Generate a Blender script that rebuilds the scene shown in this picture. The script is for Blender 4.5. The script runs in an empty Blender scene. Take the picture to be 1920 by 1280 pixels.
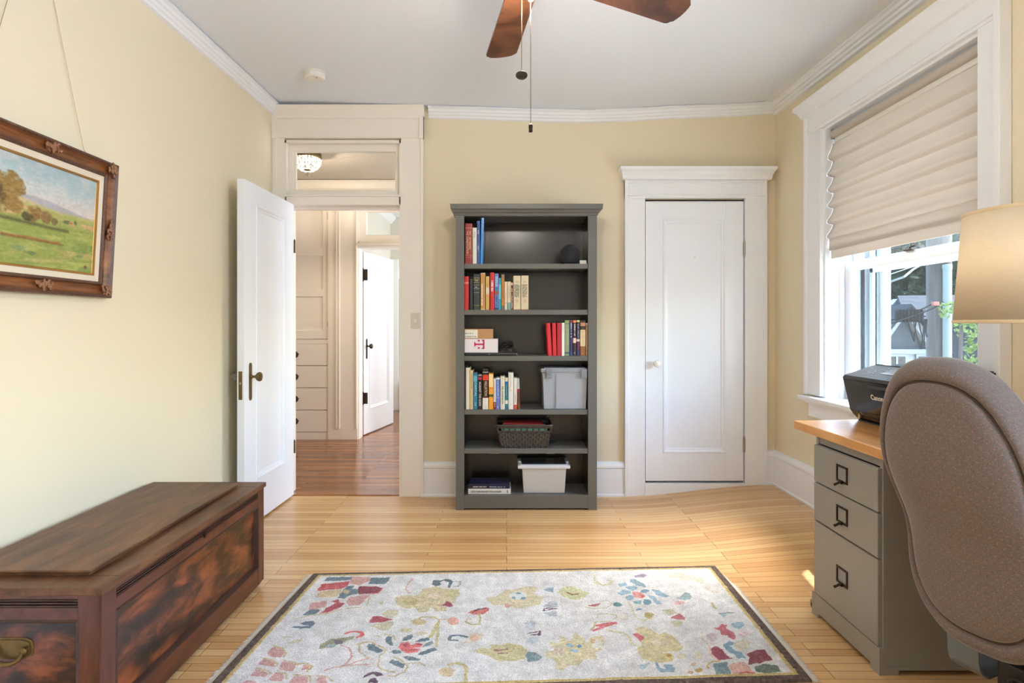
import bpy, bmesh, math, random
import numpy as np
from mathutils import Vector, Matrix
PI = math.pi
random.seed(7)
sc = bpy.context.scene
COL = sc.collection

# ------------------------------------------------------------------ camera
F = 1084.0                 # focal length in pixels of the 1920 x 1280 frame
CX, CY, CZ = 950.0, 610.0, 1.236
cam_d = bpy.data.cameras.new('camera')
cam_d.sensor_fit = 'HORIZONTAL'; cam_d.sensor_width = 36.0
cam_d.lens = F / 1920 * 36.0
cam_d.shift_x = (960 - CX) / 1920
cam_d.shift_y = -(640 - CY) / 1920
cam_d.clip_start = 0.05; cam_d.clip_end = 200
cam = bpy.data.objects.new('camera', cam_d); COL.objects.link(cam)
cam.location = (0, 0, CZ); cam.rotation_euler = (PI/2, 0, 0)
sc.camera = cam

# ------------------------------------------------------------------ world, sun, exposure
SKY = 3.5
w = bpy.data.worlds.new('world'); sc.world = w; w.use_nodes = True
nt = w.node_tree; nt.nodes.clear()
wo = nt.nodes.new('ShaderNodeOutputWorld'); bg = nt.nodes.new('ShaderNodeBackground')
sky = nt.nodes.new('ShaderNodeTexSky'); sky.sky_type = 'NISHITA'
sky.sun_disc = False; sky.sun_elevation = math.radians(55); sky.sun_rotation = math.radians(90)
sky.air_density = 1.0; sky.dust_density = 2.5; sky.ozone_density = 1.0
hs = nt.nodes.new('ShaderNodeHueSaturation'); hs.inputs['Saturation'].default_value = 1.2
nt.links.new(sky.outputs[0], hs.inputs['Color']); nt.links.new(hs.outputs[0], bg.inputs[0])
bg.inputs[1].default_value = SKY
nt.links.new(bg.outputs[0], wo.inputs[0])

sun_d = bpy.data.lights.new('sun', 'SUN'); sun_d.energy = 11; sun_d.angle = math.radians(0.6)
sun_d.color = (1, 1, 1)
sun = bpy.data.objects.new('sun', sun_d); COL.objects.link(sun)
_el, _az = math.radians(58), math.radians(37)      # comes from +X, a little from +Y
sdir = Vector((math.cos(_el)*math.cos(_az), math.cos(_el)*math.sin(_az), math.sin(_el)))
sun.rotation_euler = sdir.to_track_quat('Z', 'Y').to_euler(); sun.location = (6, 3, 8)

def area(name, loc, direction, sx, sy, power, color=(1, 1, 1), portal=False):
    d = bpy.data.lights.new(name, 'AREA'); d.shape = 'RECTANGLE'; d.size = sx; d.size_y = sy
    d.energy = power; d.color = color
    if portal: d.cycles.is_portal = True
    o = bpy.data.objects.new(name, d); COL.objects.link(o)
    o.location = loc; o.rotation_euler = Vector(direction).to_track_quat('-Z', 'Y').to_euler()
    return o
# room fill light, added together with an unseen window beside the camera
area('added_fill_side', (2.26, -0.05, 1.6), (-1, .1, .35), 1.0, 1.55, 84, (.52, .67, 1))
# daylight in the room across the hall
area('daylight_far_room', (0.9, 7.6, 1.6), (-1, -.1, 0), 1.2, 1.5, 50, (.88, .93, 1))
area('added_fill_hall_end', (1.27, 5.3, 1.4), (-1, 0, 0), 1.2, 1.6, 55, (.80, .88, 1))  # unseen fill added to brighten the lower part of the hall
area('daylight_portal', (2.31, 2.955, 1.6), (-1, 0, 0), 1.15, 1.64, 1, portal=True)
sc.view_settings.view_transform = 'Standard'; sc.view_settings.look = 'None'
sc.view_settings.gamma = 1; sc.view_settings.use_curve_mapping = False
sc.view_settings.exposure = 0.40
sc.cycles.use_denoising = True
sc.cycles.max_bounces = 12; sc.cycles.diffuse_bounces = 6; sc.cycles.glossy_bounces = 4
sc.cycles.transparent_max_bounces = 16; sc.cycles.sample_clamp_indirect = 6
sc.cycles.caustics_reflective = False; sc.cycles.caustics_refractive = False

# ------------------------------------------------------------------ materials
def s2l(c):
    return tuple(((x/255)/12.92 if x/255 <= .04045 else ((x/255+.055)/1.055)**2.4) for x in c)
def new_mat(name):
    m = bpy.data.materials.new(name); m.use_nodes = True
    n = m.node_tree; b = n.nodes['Principled BSDF']
    return m, n, b
def N(n, t, **k):
    x = n.nodes.new(t)
    for a, v in k.items():
        if a in x.inputs.keys(): x.inputs[a].default_value = v
        else: setattr(x, a, v)
    return x
def mat(name, c, rough=.5, metal=0., var=.06, vscale=8., bump=0., bscale=200., emis=None, es=0., spec=.5, coat=0.):
    """painted / plain surface with a little procedural unevenness"""
    m, n, b = new_mat(name); L = n.links.new
    b.inputs['Roughness'].default_value = rough; b.inputs['Metallic'].default_value = metal
    b.inputs['Specular IOR Level'].default_value = spec; b.inputs['Coat Weight'].default_value = coat
    tc = N(n, 'ShaderNodeTexCoord'); no = N(n, 'ShaderNodeTexNoise', Scale=vscale, Detail=4.0)
    L(tc.outputs['Object'], no.inputs['Vector'])
    mx = N(n, 'ShaderNodeMix', data_type='RGBA')
    l = s2l(c)
    mx.inputs[6].default_value = tuple(x*(1-var) for x in l)+(1,)
    mx.inputs[7].default_value = tuple(min(1, x*(1+var)) for x in l)+(1,)
    L(no.outputs['Fac'], mx.inputs[0]); L(mx.outputs[2], b.inputs['Base Color'])
    if bump:
        n2 = N(n, 'ShaderNodeTexNoise', Scale=bscale, Detail=3.0); L(tc.outputs['Object'], n2.inputs['Vector'])
        bp = N(n, 'ShaderNodeBump', Strength=bump, Distance=.002); L(n2.outputs['Fac'], bp.inputs['Height'])
        L(bp.outputs[0], b.inputs['Normal'])
    if es:
        b.inputs['Emission Color'].default_value = s2l(emis or c)+(1,); b.inputs['Emission Strength'].default_value = es
    return m
def mapping(n, scale=(1, 1, 1), rot=(0, 0, 0)):
    tc = N(n, 'ShaderNodeTexCoord'); mp = N(n, 'ShaderNodeMapping')
    mp.inputs['Scale'].default_value = scale; mp.inputs['Rotation'].default_value = rot
    n.links.new(tc.outputs['Object'], mp.inputs['Vector']); return mp
def ramp(n, stops):
    r = N(n, 'ShaderNodeValToRGB'); e = r.color_ramp.elements
    while len(e) < len(stops): e.new(.5)
    for i, (p, c) in enumerate(stops): e[i].position = p; e[i].color = s2l(c)+(1,)
    return r
def floor_mat(name, stops, rough, bump=.25, blen=1.15, bw=.047, gap=(70, 45, 25)):
    m, n, b = new_mat(name); L = n.links.new
    mp = mapping(n)
    br = N(n, 'ShaderNodeTexBrick'); br.offset = .37; br.offset_frequency = 3; br.squash = 1
    br.inputs['Scale'].default_value = 1; br.inputs['Brick Width'].default_value = blen
    br.inputs['Row Height'].default_value = bw; br.inputs['Mortar Size'].default_value = .001
    br.inputs['Mortar Smooth'].default_value = .3; br.inputs['Bias'].default_value = 0
    br.inputs['Color1'].default_value = (0, 0, 0, 1); br.inputs['Color2'].default_value = (1, 1, 1, 1)
    br.inputs['Mortar'].default_value = (.5, .5, .5, 1)
    L(mp.outputs[0], br.inputs['Vector'])
    g = N(n, 'ShaderNodeTexNoise', Scale=1.0, Detail=6.0, Roughness=.6)
    mg = mapping(n, (2.2, 70, 1)); L(mg.outputs[0], g.inputs['Vector'])
    lo = N(n, 'ShaderNodeTexNoise', Scale=.9, Detail=3.0); L(mp.outputs[0], lo.inputs['Vector'])
    a = N(n, 'ShaderNodeMath', operation='MULTIPLY'); L(br.outputs['Color'], a.inputs[0]); a.inputs[1].default_value = .45
    a2 = N(n, 'ShaderNodeMath', operation='MULTIPLY_ADD'); L(g.outputs['Fac'], a2.inputs[0]); a2.inputs[1].default_value = .6; L(a.outputs[0], a2.inputs[2])
    a3 = N(n, 'ShaderNodeMath', operation='MULTIPLY_ADD'); L(lo.outputs['Fac'], a3.inputs[0]); a3.inputs[1].default_value = .35; L(a2.outputs[0], a3.inputs[2])
    a4 = N(n, 'ShaderNodeMath', operation='SUBTRACT'); L(a3.outputs[0], a4.inputs[0]); a4.inputs[1].default_value = .2
    r = ramp(n, stops); L(a4.outputs[0], r.inputs[0])
    mx = N(n, 'ShaderNodeMix', data_type='RGBA'); L(br.outputs['Fac'], mx.inputs[0]); L(r.outputs[0], mx.inputs[6])
    mx.inputs[7].default_value = s2l(gap)+(1,); L(mx.outputs[2], b.inputs['Base Color'])
    # scratches and dull spots
    w = N(n, 'ShaderNodeTexNoise', Scale=3.0, Detail=5.0); L(mp.outputs[0], w.inputs['Vector'])
    rr = N(n, 'ShaderNodeMapRange'); rr.inputs[1].default_value = .3; rr.inputs[2].default_value = .7
    rr.inputs[3].default_value = rough*.9; rr.inputs[4].default_value = rough*1.12
    L(w.outputs['Fac'], rr.inputs[0]); L(rr.outputs[0], b.inputs['Roughness'])
    s = N(n, 'ShaderNodeMath', operation='SUBTRACT'); L(g.outputs['Fac'], s.inputs[0]); L(br.outputs['Fac'], s.inputs[1])
    bp = N(n, 'ShaderNodeBump', Strength=bump, Distance=.0015); L(s.outputs[0], bp.inputs['Height']); L(bp.outputs[0], b.inputs['Normal'])
    return m
def wood(name, stops, rough=.35, sx=(1, 1, 1), scale=3., dist=.5, bump=.1, detail=6., coat=0., rot=(0, 0, 0)):
    m, n, b = new_mat(name); L = n.links.new
    mp = mapping(n, sx, rot); no = N(n, 'ShaderNodeTexNoise', Scale=scale, Detail=detail, Roughness=.62, Distortion=dist)
    L(mp.outputs[0], no.inputs['Vector']); r = ramp(n, stops); L(no.outputs['Fac'], r.inputs[0])
    L(r.outputs[0], b.inputs['Base Color']); b.inputs['Roughness'].default_value = rough
    b.inputs['Coat Weight'].default_value = coat; b.inputs['Coat Roughness'].default_value = .2
    if bump:
        bp = N(n, 'ShaderNodeBump', Strength=bump, Distance=.001); L(no.outputs['Fac'], bp.inputs['Height']); L(bp.outputs[0], b.inputs['Normal'])
    return m
def glass(name, tint=(1, 1, 1), refl=.06, haze=0.):
    m, n, b = new_mat(name); n.nodes.remove(b); L = n.links.new
    out = n.nodes['Material Output']; t = N(n, 'ShaderNodeBsdfTransparent'); t.inputs[0].default_value = tint+(1,)
    g = N(n, 'ShaderNodeBsdfGlossy'); g.inputs['Roughness'].default_value = .02
    lw = N(n, 'ShaderNodeLayerWeight', Blend=.25); ml = N(n, 'ShaderNodeMath', operation='MULTIPLY_ADD')
    L(lw.outputs['Fresnel'], ml.inputs[0]); ml.inputs[1].default_value = .12; ml.inputs[2].default_value = refl*.4
    mx = N(n, 'ShaderNodeMixShader'); L(ml.outputs[0], mx.inputs[0]); L(t.outputs[0], mx.inputs[1]); L(g.outputs[0], mx.inputs[2])
    last = mx
    if haze:
        d = N(n, 'ShaderNodeBsdfTranslucent'); d.inputs[0].default_value = (.8, .88, .9, 1)
        m2 = N(n, 'ShaderNodeMixShader'); m2.inputs[0].default_value = haze
        L(mx.outputs[0], m2.inputs[1]); L(d.outputs[0], m2.inputs[2]); last = m2
    L(last.outputs[0], out.inputs[0]); return m
def fabric(name, c, trans=.0, weave=900., c2=None, emis=0.):
    m, n, b = new_mat(name); L = n.links.new
    mp = mapping(n, (1, 1, 3)); no = N(n, 'ShaderNodeTexNoise', Scale=weave*.25, Detail=2.0); L(mp.outputs[0], no.inputs['Vector'])
    mx = N(n, 'ShaderNodeMix', data_type='RGBA'); l = s2l(c); l2 = s2l(c2) if c2 else tuple(x*.82 for x in l)
    mx.inputs[6].default_value = l2+(1,); mx.inputs[7].default_value = l+(1,); L(no.outputs['Fac'], mx.inputs[0])
    L(mx.outputs[2], b.inputs['Base Color']); b.inputs['Roughness'].default_value = .9
    b.inputs['Sheen Weight'].default_value = .15
    bp = N(n, 'ShaderNodeBump', Strength=.15, Distance=.001); L(no.outputs['Fac'], bp.inputs['Height']); L(bp.outputs[0], b.inputs['Normal'])
    if trans:
        out = n.nodes['Material Output']; t = N(n, 'ShaderNodeBsdfTranslucent'); L(mx.outputs[2], t.inputs[0])
        ms = N(n, 'ShaderNodeMixShader'); ms.inputs[0].default_value = trans
        L(b.outputs[0], ms.inputs[1]); L(t.outputs[0], ms.inputs[2]); L(ms.outputs[0], out.inputs[0])
    return m
def attr_mat(name, attr, rough=.9, nscale=350., namp=.25, bump=.5, bdist=.003):
    m, n, b = new_mat(name); L = n.links.new
    at = N(n, 'ShaderNodeAttribute'); at.attribute_name = attr
    mp = mapping(n, (1, 1, 1)); no = N(n, 'ShaderNodeTexNoise', Scale=nscale, Detail=3.0); L(mp.outputs[0], no.inputs['Vector'])
    n2 = N(n, 'ShaderNodeTexNoise', Scale=nscale*.12, Detail=4.0); L(mp.outputs[0], n2.inputs['Vector'])
    ad = N(n, 'ShaderNodeMath', operation='ADD'); L(no.outputs['Fac'], ad.inputs[0]); L(n2.outputs['Fac'], ad.inputs[1])
    rr = N(n, 'ShaderNodeMapRange'); rr.inputs[1].default_value = .6; rr.inputs[2].default_value = 1.4
    rr.inputs[3].default_value = 1-namp; rr.inputs[4].default_value = 1+namp; L(ad.outputs[0], rr.inputs[0])
    vm = N(n, 'ShaderNodeVectorMath', operation='SCALE'); L(at.outputs['Color'], vm.inputs[0]); L(rr.outputs[0], vm.inputs[3])
    L(vm.outputs[0], b.inputs['Base Color']); b.inputs['Roughness'].default_value = rough
    bp = N(n, 'ShaderNodeBump', Strength=bump, Distance=bdist); L(no.outputs['Fac'], bp.inputs['Height']); L(bp.outputs[0], b.inputs['Normal'])
    return m

M = {}
M['wall'] = mat('cream_paint', (227, 215, 187), .65, var=.025, vscale=1.5, bump=.08, bscale=60)
M['hallwall'] = mat('hall_paint', (214, 204, 180), .65, var=.02)
M['farwall'] = mat('far_room_paint', (216, 212, 200), .65, var=.02)
M['ceil'] = mat('ceiling_paint', (232, 238, 247), .8, var=.015, vscale=2, bump=.15, bscale=25)
M['trim'] = mat('white_trim_paint', (238, 240, 243), .35, var=.015, vscale=6, bump=.03, bscale=40)
M['door'] = mat('white_door_paint', (236, 240, 246), .3, var=.015, vscale=6, bump=.03, bscale=30)
M['cream_trim'] = mat('hall_trim_paint', (238, 231, 221), .38, var=.015)
M['dark'] = mat('dark_gap', (28, 26, 24), .9)
M['floor'] = floor_mat('honey_strip_floor', [(.1, (178, 130, 80)), (.4, (202, 156, 103)), (.6, (213, 170, 117)), (.9, (226, 189, 139))], .24)
M['hallfloor'] = floor_mat('red_brown_strip_floor', [(.12, (112, 66, 34)), (.42, (142, 88, 48)), (.62, (160, 104, 60)), (.9, (182, 124, 76))], .16, gap=(60, 30, 15))
M['bookcase'] = mat('grey_bookcase_paint', (98, 97, 92), .38, var=.04)
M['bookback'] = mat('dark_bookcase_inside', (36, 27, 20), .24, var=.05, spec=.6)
M['bronze'] = mat('aged_bronze', (118, 98, 62), .42, .85, var=.3, vscale=60)
M['darkbronze'] = mat('dark_bronze', (58, 46, 34), .4, .8, var=.2, vscale=40)
M['steel'] = mat('worn_nickel', (170, 165, 155), .35, .9, var=.15, vscale=60)
M['black'] = mat('black_plastic', (18, 18, 20), .35, var=.1)
M['matteblack'] = mat('matte_black_rubber', (10, 10, 11), .8, var=.1, spec=.1)
M['gloss'] = mat('gloss_black_plastic', (12, 13, 18), .1, var=.1, spec=.6)
M['whiteplastic'] = mat('white_plastic', (230, 228, 222), .4, var=.01)
M['chair'] = None

# ------------------------------------------------------------------ geometry helpers
class MB:
    def __init__(s, M4=None): s.bm = bmesh.new(); s.M = M4; s.mats = []; s.uv = None
    def v(s, p):
        p = Vector(p); return s.bm.verts.new(s.M @ p if s.M else p)
    def face(s, vs, mi=0):
        try: f = s.bm.faces.new(vs); f.material_index = mi; return f
        except ValueError: return None
    def box(s, x0, x1, y0, y1, z0, z1, bev=0., mi=0, seg=2):
        if x0 > x1: x0, x1 = x1, x0
        if y0 > y1: y0, y1 = y1, y0
        if z0 > z1: z0, z1 = z1, z0
        P = [(x0, y0, z0), (x1, y0, z0), (x1, y1, z0), (x0, y1, z0), (x0, y0, z1), (x1, y0, z1), (x1, y1, z1), (x0, y1, z1)]
        return s.hexa(P, bev, mi, seg)
    def hexa(s, P, bev=0., mi=0, seg=2):
        vs = [s.v(p) for p in P]
        fs = [s.face([vs[i] for i in q], mi) for q in ((3, 2, 1, 0), (4, 5, 6, 7), (0, 1, 5, 4), (1, 2, 6, 5), (2, 3, 7, 6), (3, 0, 4, 7))]
        if bev:
            es = list({e for f in fs for e in f.edges})
            r = bmesh.ops.bevel(s.bm, geom=es, offset=bev, segments=seg, profile=.6, affect='EDGES')
            for f in r['faces']: f.material_index = mi
        return s
    def prism(s, pts, axis, a, b, mi=0):
        """pts: 2-D outline; axis 'x','y','z' extruded from a to b"""
        def mk(p, t): return {'x': (t, p[0], p[1]), 'y': (p[0], t, p[1]), 'z': (p[0], p[1], t)}[axis]
        A = [s.v(mk(p, a)) for p in pts]; B = [s.v(mk(p, b)) for p in pts]; n = len(pts)
        s.face(A[::-1], mi); s.face(B, mi)
        for i in range(n): s.face([A[i], A[(i+1) % n], B[(i+1) % n], B[i]], mi)
        return s
    def tube(s, path, r, seg=10, mi=0, cap=True, closed=False):
        path = [Vector(p) for p in path]; rings = []; n = len(path)
        up = None
        for i, p in enumerate(path):
            if closed: t = path[(i+1) % n]-path[i-1]
            else: t = (path[min(i+1, n-1)]-path[max(i-1, 0)])
            t.normalize()
            if up is None: up = Vector((0, 0, 1)) if abs(t.z) < .9 else Vector((1, 0, 0))
            a = t.cross(up)
            if a.length < 1e-6: a = t.orthogonal()
            a.normalize(); b = a.cross(t).normalized(); up = b
            rr = r[i] if isinstance(r, (list, tuple)) else r
            rings.append([s.v(p + a*math.cos(2*PI*k/seg)*rr + b*math.sin(2*PI*k/seg)*rr) for k in range(seg)])
        m = n if closed else n-1
        for i in range(m):
            A, B = rings[i], rings[(i+1) % n]
            for k in range(seg): s.face([A[k], A[(k+1) % seg], B[(k+1) % seg], B[k]], mi)
        if cap and not closed: s.face(rings[0][::-1], mi); s.face(rings[-1], mi)
        return s
    def lathe(s, prof, c, axis=(0, 0, 1), seg=24, mi=0, flute=0., nfl=12):
        """prof: (radius, height) along axis from c"""
        ax = Vector(axis).normalized(); a = ax.orthogonal().normalized(); b = ax.cross(a); c = Vector(c)
        rings = []
        for (r, h) in prof:
            if r < 1e-6: rings.append([s.v(c+ax*h)])
            else: rings.append([s.v(c+ax*h+(a*math.cos(2*PI*k/seg)+b*math.sin(2*PI*k/seg))*r*(1+flute*math.cos(nfl*2*PI*k/seg))) for k in range(seg)])
        for A, B in zip(rings, rings[1:]):
            for k in range(seg):
                k2 = (k+1) % seg
                if len(A) == 1 and len(B) == 1: continue
                if len(A) == 1: s.face([A[0], B[k2], B[k]], mi)
                elif len(B) == 1: s.face([A[k], A[k2], B[0]], mi)
                else: s.face([A[k], A[k2], B[k2], B[k]], mi)
        return s
    def ring(s, u0, u1, v0, v1, prof, mi=0, close=False):
        """mitred frame in the local u,v plane; prof: (inset, height w)"""
        loops = []
        for (d, w) in prof:
            loops.append([s.v(p) for p in ((u0+d, v0+d, w), (u1-d, v0+d, w), (u1-d, v1-d, w), (u0+d, v1-d, w))])
        for A, B in zip(loops, loops[1:]):
            for k in range(4): s.face([A[k], A[(k+1) % 4], B[(k+1) % 4], B[k]], mi)
        if close: s.face(loops[-1], mi)
        return s
    def sweep(s, prof, path, frames, mi=0, cap=True):
        """prof: (out, up); frames: (out-vector, up-vector) per path point"""
        rings = []
        for p, (o, u) in zip(path, frames):
            p = Vector(p); o = Vector(o); u = Vector(u)
            rings.append([s.v(p+o*a+u*b) for a, b in prof])
        n = len(prof)
        for A, B in zip(rings, rings[1:]):
            for k in range(n): s.face([A[k], A[(k+1) % n], B[(k+1) % n], B[k]], mi)
        if cap: s.face(rings[0][::-1], mi); s.face(rings[-1], mi)
        return s
    def grid(s, fn, nu, nv, mi=0, closed_u=False):
        V = [[s.v(fn(i/(nu if closed_u else nu-1), j/(nv-1))) for j in range(nv)] for i in range(nu)]
        for i in range(nu if closed_u else nu-1):
            for j in range(nv-1):
                A, B = V[i], V[(i+1) % nu]
                s.face([A[j], B[j], B[j+1], A[j+1]], mi)
        return V
    def build(s, name, m, parent=None, smooth=False, angle=35, flip=False):
        bmesh.ops.recalc_face_normals(s.bm, faces=s.bm.faces)
        me = bpy.data.meshes.new(name); s.bm.to_mesh(me); s.bm.free()
        for x in (m if isinstance(m, (list, tuple)) else [m]): me.materials.append(x)
        if smooth:
            me.shade_smooth()
            try: me.set_sharp_from_angle(angle=math.radians(angle))
            except Exception: pass
        o = bpy.data.objects.new(name, me); COL.objects.link(o)
        if parent: attach(o, parent)
        return o
def attach(o, parent):
    o.parent = parent
    if parent.type == 'EMPTY': o.matrix_parent_inverse = Matrix.Translation(-parent.location)
def tag(o, label=None, cat=None, group=None, kind=None):
    if label: o['label'] = label
    if cat: o['category'] = cat
    if group: o['group'] = group
    if kind: o['kind'] = kind
    return o
def thing(name, label, cat, loc, group=None):
    o = bpy.data.objects.new(name, None); COL.objects.link(o); o.location = loc; o.empty_display_size = .1
    return tag(o, label, cat, group)
def box(name, m, x0, x1, y0, y1, z0, z1, parent=None, bev=0.):
    return MB().box(x0, x1, y0, y1, z0, z1, bev).build(name, m, parent)
def struct(o, label=None): return tag(o, label, kind='structure')
def local(origin, u, v):
    u = Vector(u).normalized(); v = Vector(v).normalized(); w_ = u.cross(v).normalized()
    return Matrix.Translation(Vector(origin)) @ Matrix((u, v, w_)).transposed().to_4x4()
def text(body, name, m, parent, origin, u, v, size, extrude=.0003, width=None, align='CENTER', bold=0.):
    cu = bpy.data.curves.new('t', 'FONT'); cu.body = body; cu.size = size; cu.extrude = extrude
    cu.align_x = align; cu.align_y = 'CENTER'; cu.resolution_u = 3; cu.offset = bold
    ob = bpy.data.objects.new('t', cu); COL.objects.link(ob)
    dg = bpy.context.evaluated_depsgraph_get(); me = bpy.data.meshes.new_from_object(ob.evaluated_get(dg))
    bpy.data.objects.remove(ob); bpy.data.curves.remove(cu)
    if width:
        xs = [q.co.x for q in me.vertices]
        if xs: me.transform(Matrix.Diagonal((width/max(1e-6, max(xs)-min(xs)), 1, 1, 1)))
    me.transform(local(origin, u, v)); me.name = name
    me.materials.append(m)
    o = bpy.data.objects.new(name, me); COL.objects.link(o)
    if parent: attach(o, parent)
    return o
def fpt(px, py, z=0.):
    Y = F*(CZ-z)/(py-CY); return Vector(((px-CX)*Y/F, Y, z))
def sm(t): t = max(0., min(1., t)); return t*t*(3-2*t)

# ------------------------------------------------------------------ room shell
YB = 4.2
def fz(x, y):                      # the old floor climbs towards the far right corner
    return .085*sm((x-.78)/1.1)*sm((y-2.55)/.7)
def wl(y): return -1.69 - (YB-y)*.0157        # left wall leans out a little
def zc(x, y):
    p = [(-1.9, 2.842), (-1.69, 2.84), (-.6, 2.815), (.6, 2.787), (1.5, 2.825), (2.1, 2.855)]
    z = p[-1][1]
    for (a, b), (c, d) in zip(p, p[1:]):
        if a <= x <= c: z = b+(d-b)*sm((x-a)/(c-a)); break
    k = sm((y-2.4)/1.8); return 2.835*(1-k)+z*k
mb = MB(); mb.grid(lambda u, v: (-1.86+u*3.86, -1.3+v*5.53, fz(-1.86+u*3.86, -1.3+v*5.53)), 40, 56)
for f in list(mb.bm.faces): pass
struct(mb.build('floor', M['floor'], smooth=True))
struct(box('floor_slab', M['dark'], -1.9, 2.3, -1.4, 4.3, -.2, -.02))
struct(box('hall_floor', M['hallfloor'], -4.2, 1.3, 4.235, 9.2, -.1, 0))
struct(box('trim_threshold', M['hallfloor'], -1.60, -.763, 4.2, 4.30, -.02, .006, bev=.003))
mb = MB(); mb.grid(lambda u, v: (-1.86+u*3.86, -1.3+v*5.5, zc(-1.86+u*3.86, -1.3+v*5.5)), 48, 40)
struct(mb.build('ceiling', M['ceil'], smooth=True))
struct(box('ceiling_slab', M['ceil'], -2.0, 2.3, -1.4, 4.33, 2.9, 3.0))
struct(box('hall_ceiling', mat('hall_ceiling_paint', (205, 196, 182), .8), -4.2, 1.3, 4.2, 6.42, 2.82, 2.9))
struct(box('far_room_ceiling', M['ceil'], -1.9, 1.3, 6.42, 9.2, 2.82, 2.9))
# back wall with two openings
DX0, DX1, DTOP = -1.602, -.763, 2.572
KX0, KX1, KTOP = 1.0, 1.722, 2.14
m = MB(); W0, W1 = YB, YB+.14
m.box(-1.95, DX0, W0, W1, 0, 2.9); m.box(DX1, KX0, W0, W1, 0, 2.9); m.box(KX1, 2.3, W0, W1, 0, 2.9)
m.box(DX0, DX1, W0, W1, DTOP, 2.9); m.box(KX0, KX1, W0, W1, KTOP, 2.9)
struct(m.build('wall_back', M['wall']))
m = MB(); m.hexa([(wl(-1.4)-.15, -1.4, 0), (wl(-1.4), -1.4, 0), (wl(4.2), 4.2, 0), (wl(4.2)-.15, 4.2, 0), (wl(-1.4)-.15, -1.4, 2.9), (wl(-1.4), -1.4, 2.9), (wl(4.2), 4.2, 2.9), (wl(4.2)-.15, 4.2, 2.9)])
struct(m.build('wall_left', M['wall']))
struct(box('wall_front', M['wall'], -1.95, 2.3, -1.4, -1.3, 0, 2.9))
XR, XO = 1.95, 2.30
WY0, WY1, WZ0, WZ1 = 2.375, 3.53, .79, 2.435
SY0, SY1 = -.6, .5
m = MB()
for a, b in ((-1.4, SY0), (SY1, WY0), (WY1, 4.2)): m.box(XR, XO, a, b, 0, 2.9)
for a, b in ((SY0, SY1), (WY0, WY1)): m.box(XR, XO, a, b, 0, WZ0); m.box(XR, XO, a, b, WZ1, 2.9)
struct(m.build('wall_right', M['wall']))
# closet behind the shut door
m = MB(); m.box(.95, 1.78, 4.34, 4.36, 0, 2.3)
struct(m.build('wall_closet', M['dark']))

# crown mouldings
crown = [(0, 0), (.055, 0), (.058, -.012), (.045, -.02), (.04, -.034), (.03, -.04), (.028, -.052), (.018, -.06), (.016, -.072), (0, -.078)]
xs = [-.565, -.3, 0, .3, .6, .9, 1.2, 1.5, 1.75, 1.95]
m = MB(); m.sweep(crown, [(x, YB, zc(x, YB)-.003) for x in xs], [((0, -1, 0), (0, 0, 1))]*len(xs))
struct(m.build('trim_crown_back', M['trim']))
ys = [-1.3, 0, 1.5, 2.4, 2.9, 3.4, 3.8, 4.2]
m = MB(); m.sweep(crown, [(wl(y), y, zc(wl(y), y)-.006) for y in ys], [((1, 0, 0), (0, 0, 1))]*len(ys))
struct(m.build('trim_crown_left', M['trim']))
crown_r = [(0, .0), (.052, 0), (.055, -.012), (.045, -.018), (.043, -.036), (.032, -.042), (.03, -.055), (.018, -.062), (.016, -.078), (0, -.085)]
m = MB(); m.sweep(crown_r, [(XR, y, zc(XR, y)-.012) for y in ys], [((-1, 0, 0), (0, 0, 1))]*len(ys))
struct(m.build('trim_crown_right', M['trim']))
m = MB(); m.sweep([(0, 0), (.115, 0), (.115, -.006), (.06, -.016), (0, -.016)], [(XR, y, zc(XR, y)+.004) for y in ys], [((-1, 0, 0), (0, 0, 1))]*len(ys))
struct(m.build('trim_crown_cove', M['trim']))
# baseboards
bprof = [(0, 0), (.03, 0), (.03, .012), (.022, .02), (.018, .2), (.026, .208), (.026, .222), (.016, .242), (0, .25)]
def baseboard(name, pts, out):
    k = MB(); k.sweep(bprof, pts, [(out, (0, 0, 1))]*len(pts)); struct(k.build(name, M['trim']))
baseboard('baseboard_back', [(-.605, YB, 0), (.86, YB, 0.0)], (0, -1, 0))
baseboard('baseboard_back_corner', [(1.878, YB, fz(1.88, YB)), (1.95, YB, fz(1.95, YB))], (0, -1, 0))
baseboard('baseboard_right', [(XR, y, fz(XR, y)) for y in (-1.3, 0, 2.5, 2.7, 2.9, 3.1, 3.3, 3.6, 4.2)], (-1, 0, 0))
baseboard('baseboard_left', [(wl(y), y, 0) for y in (-1.3, 4.2)], (1, 0, 0))

# ------------------------------------------------------------------ open doorway with transom
TR = M['cream_trim']
m = MB(); m.box(-.763, -.61, 4.172, 4.2, 0, 2.62, .003); m.box(-.622, -.6, 4.16, 4.2, 0, 2.62, .004)
m.box(-1.69, -1.602, 4.172, 4.2, 0, 2.62, .003); m.box(-1.69, -1.66, 4.165, 4.2, 0, 2.62, .003)
struct(m.build('trim_door_casing', TR))
m = MB(); m.box(-1.69, -.6, 4.165, 4.2, 2.585, 2.80, .002); m.box(-1.645, -.625, 4.158, 4.17, 2.588, 2.602, .003)
m.box(-1.69, -.6, 4.155, 4.2, 2.725, 2.745, .003)
m.sweep([(0, 0), (.035, 0), (.04, .01), (.05, .04), (.075, .075), (0, .075)], [(-1.69, 4.2, 2.738), (-.592, 4.2, 2.738)], [((0, -1, 0), (0, 0, 1))]*2)
m.box(-.63, -.6, 4.15, 4.2, 2.58, 2.745, .003); m.box(-1.69, -1.655, 4.15, 4.2, 2.58, 2.745, .003)
struct(m.build('trim_door_head', TR))
m = MB()
m.box(DX0-.012, DX0+.012, 4.17, 4.36, 0, DTOP); m.box(DX1-.012, DX1+.004, 4.17, 4.36, 0, DTOP)   # jambs
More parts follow.
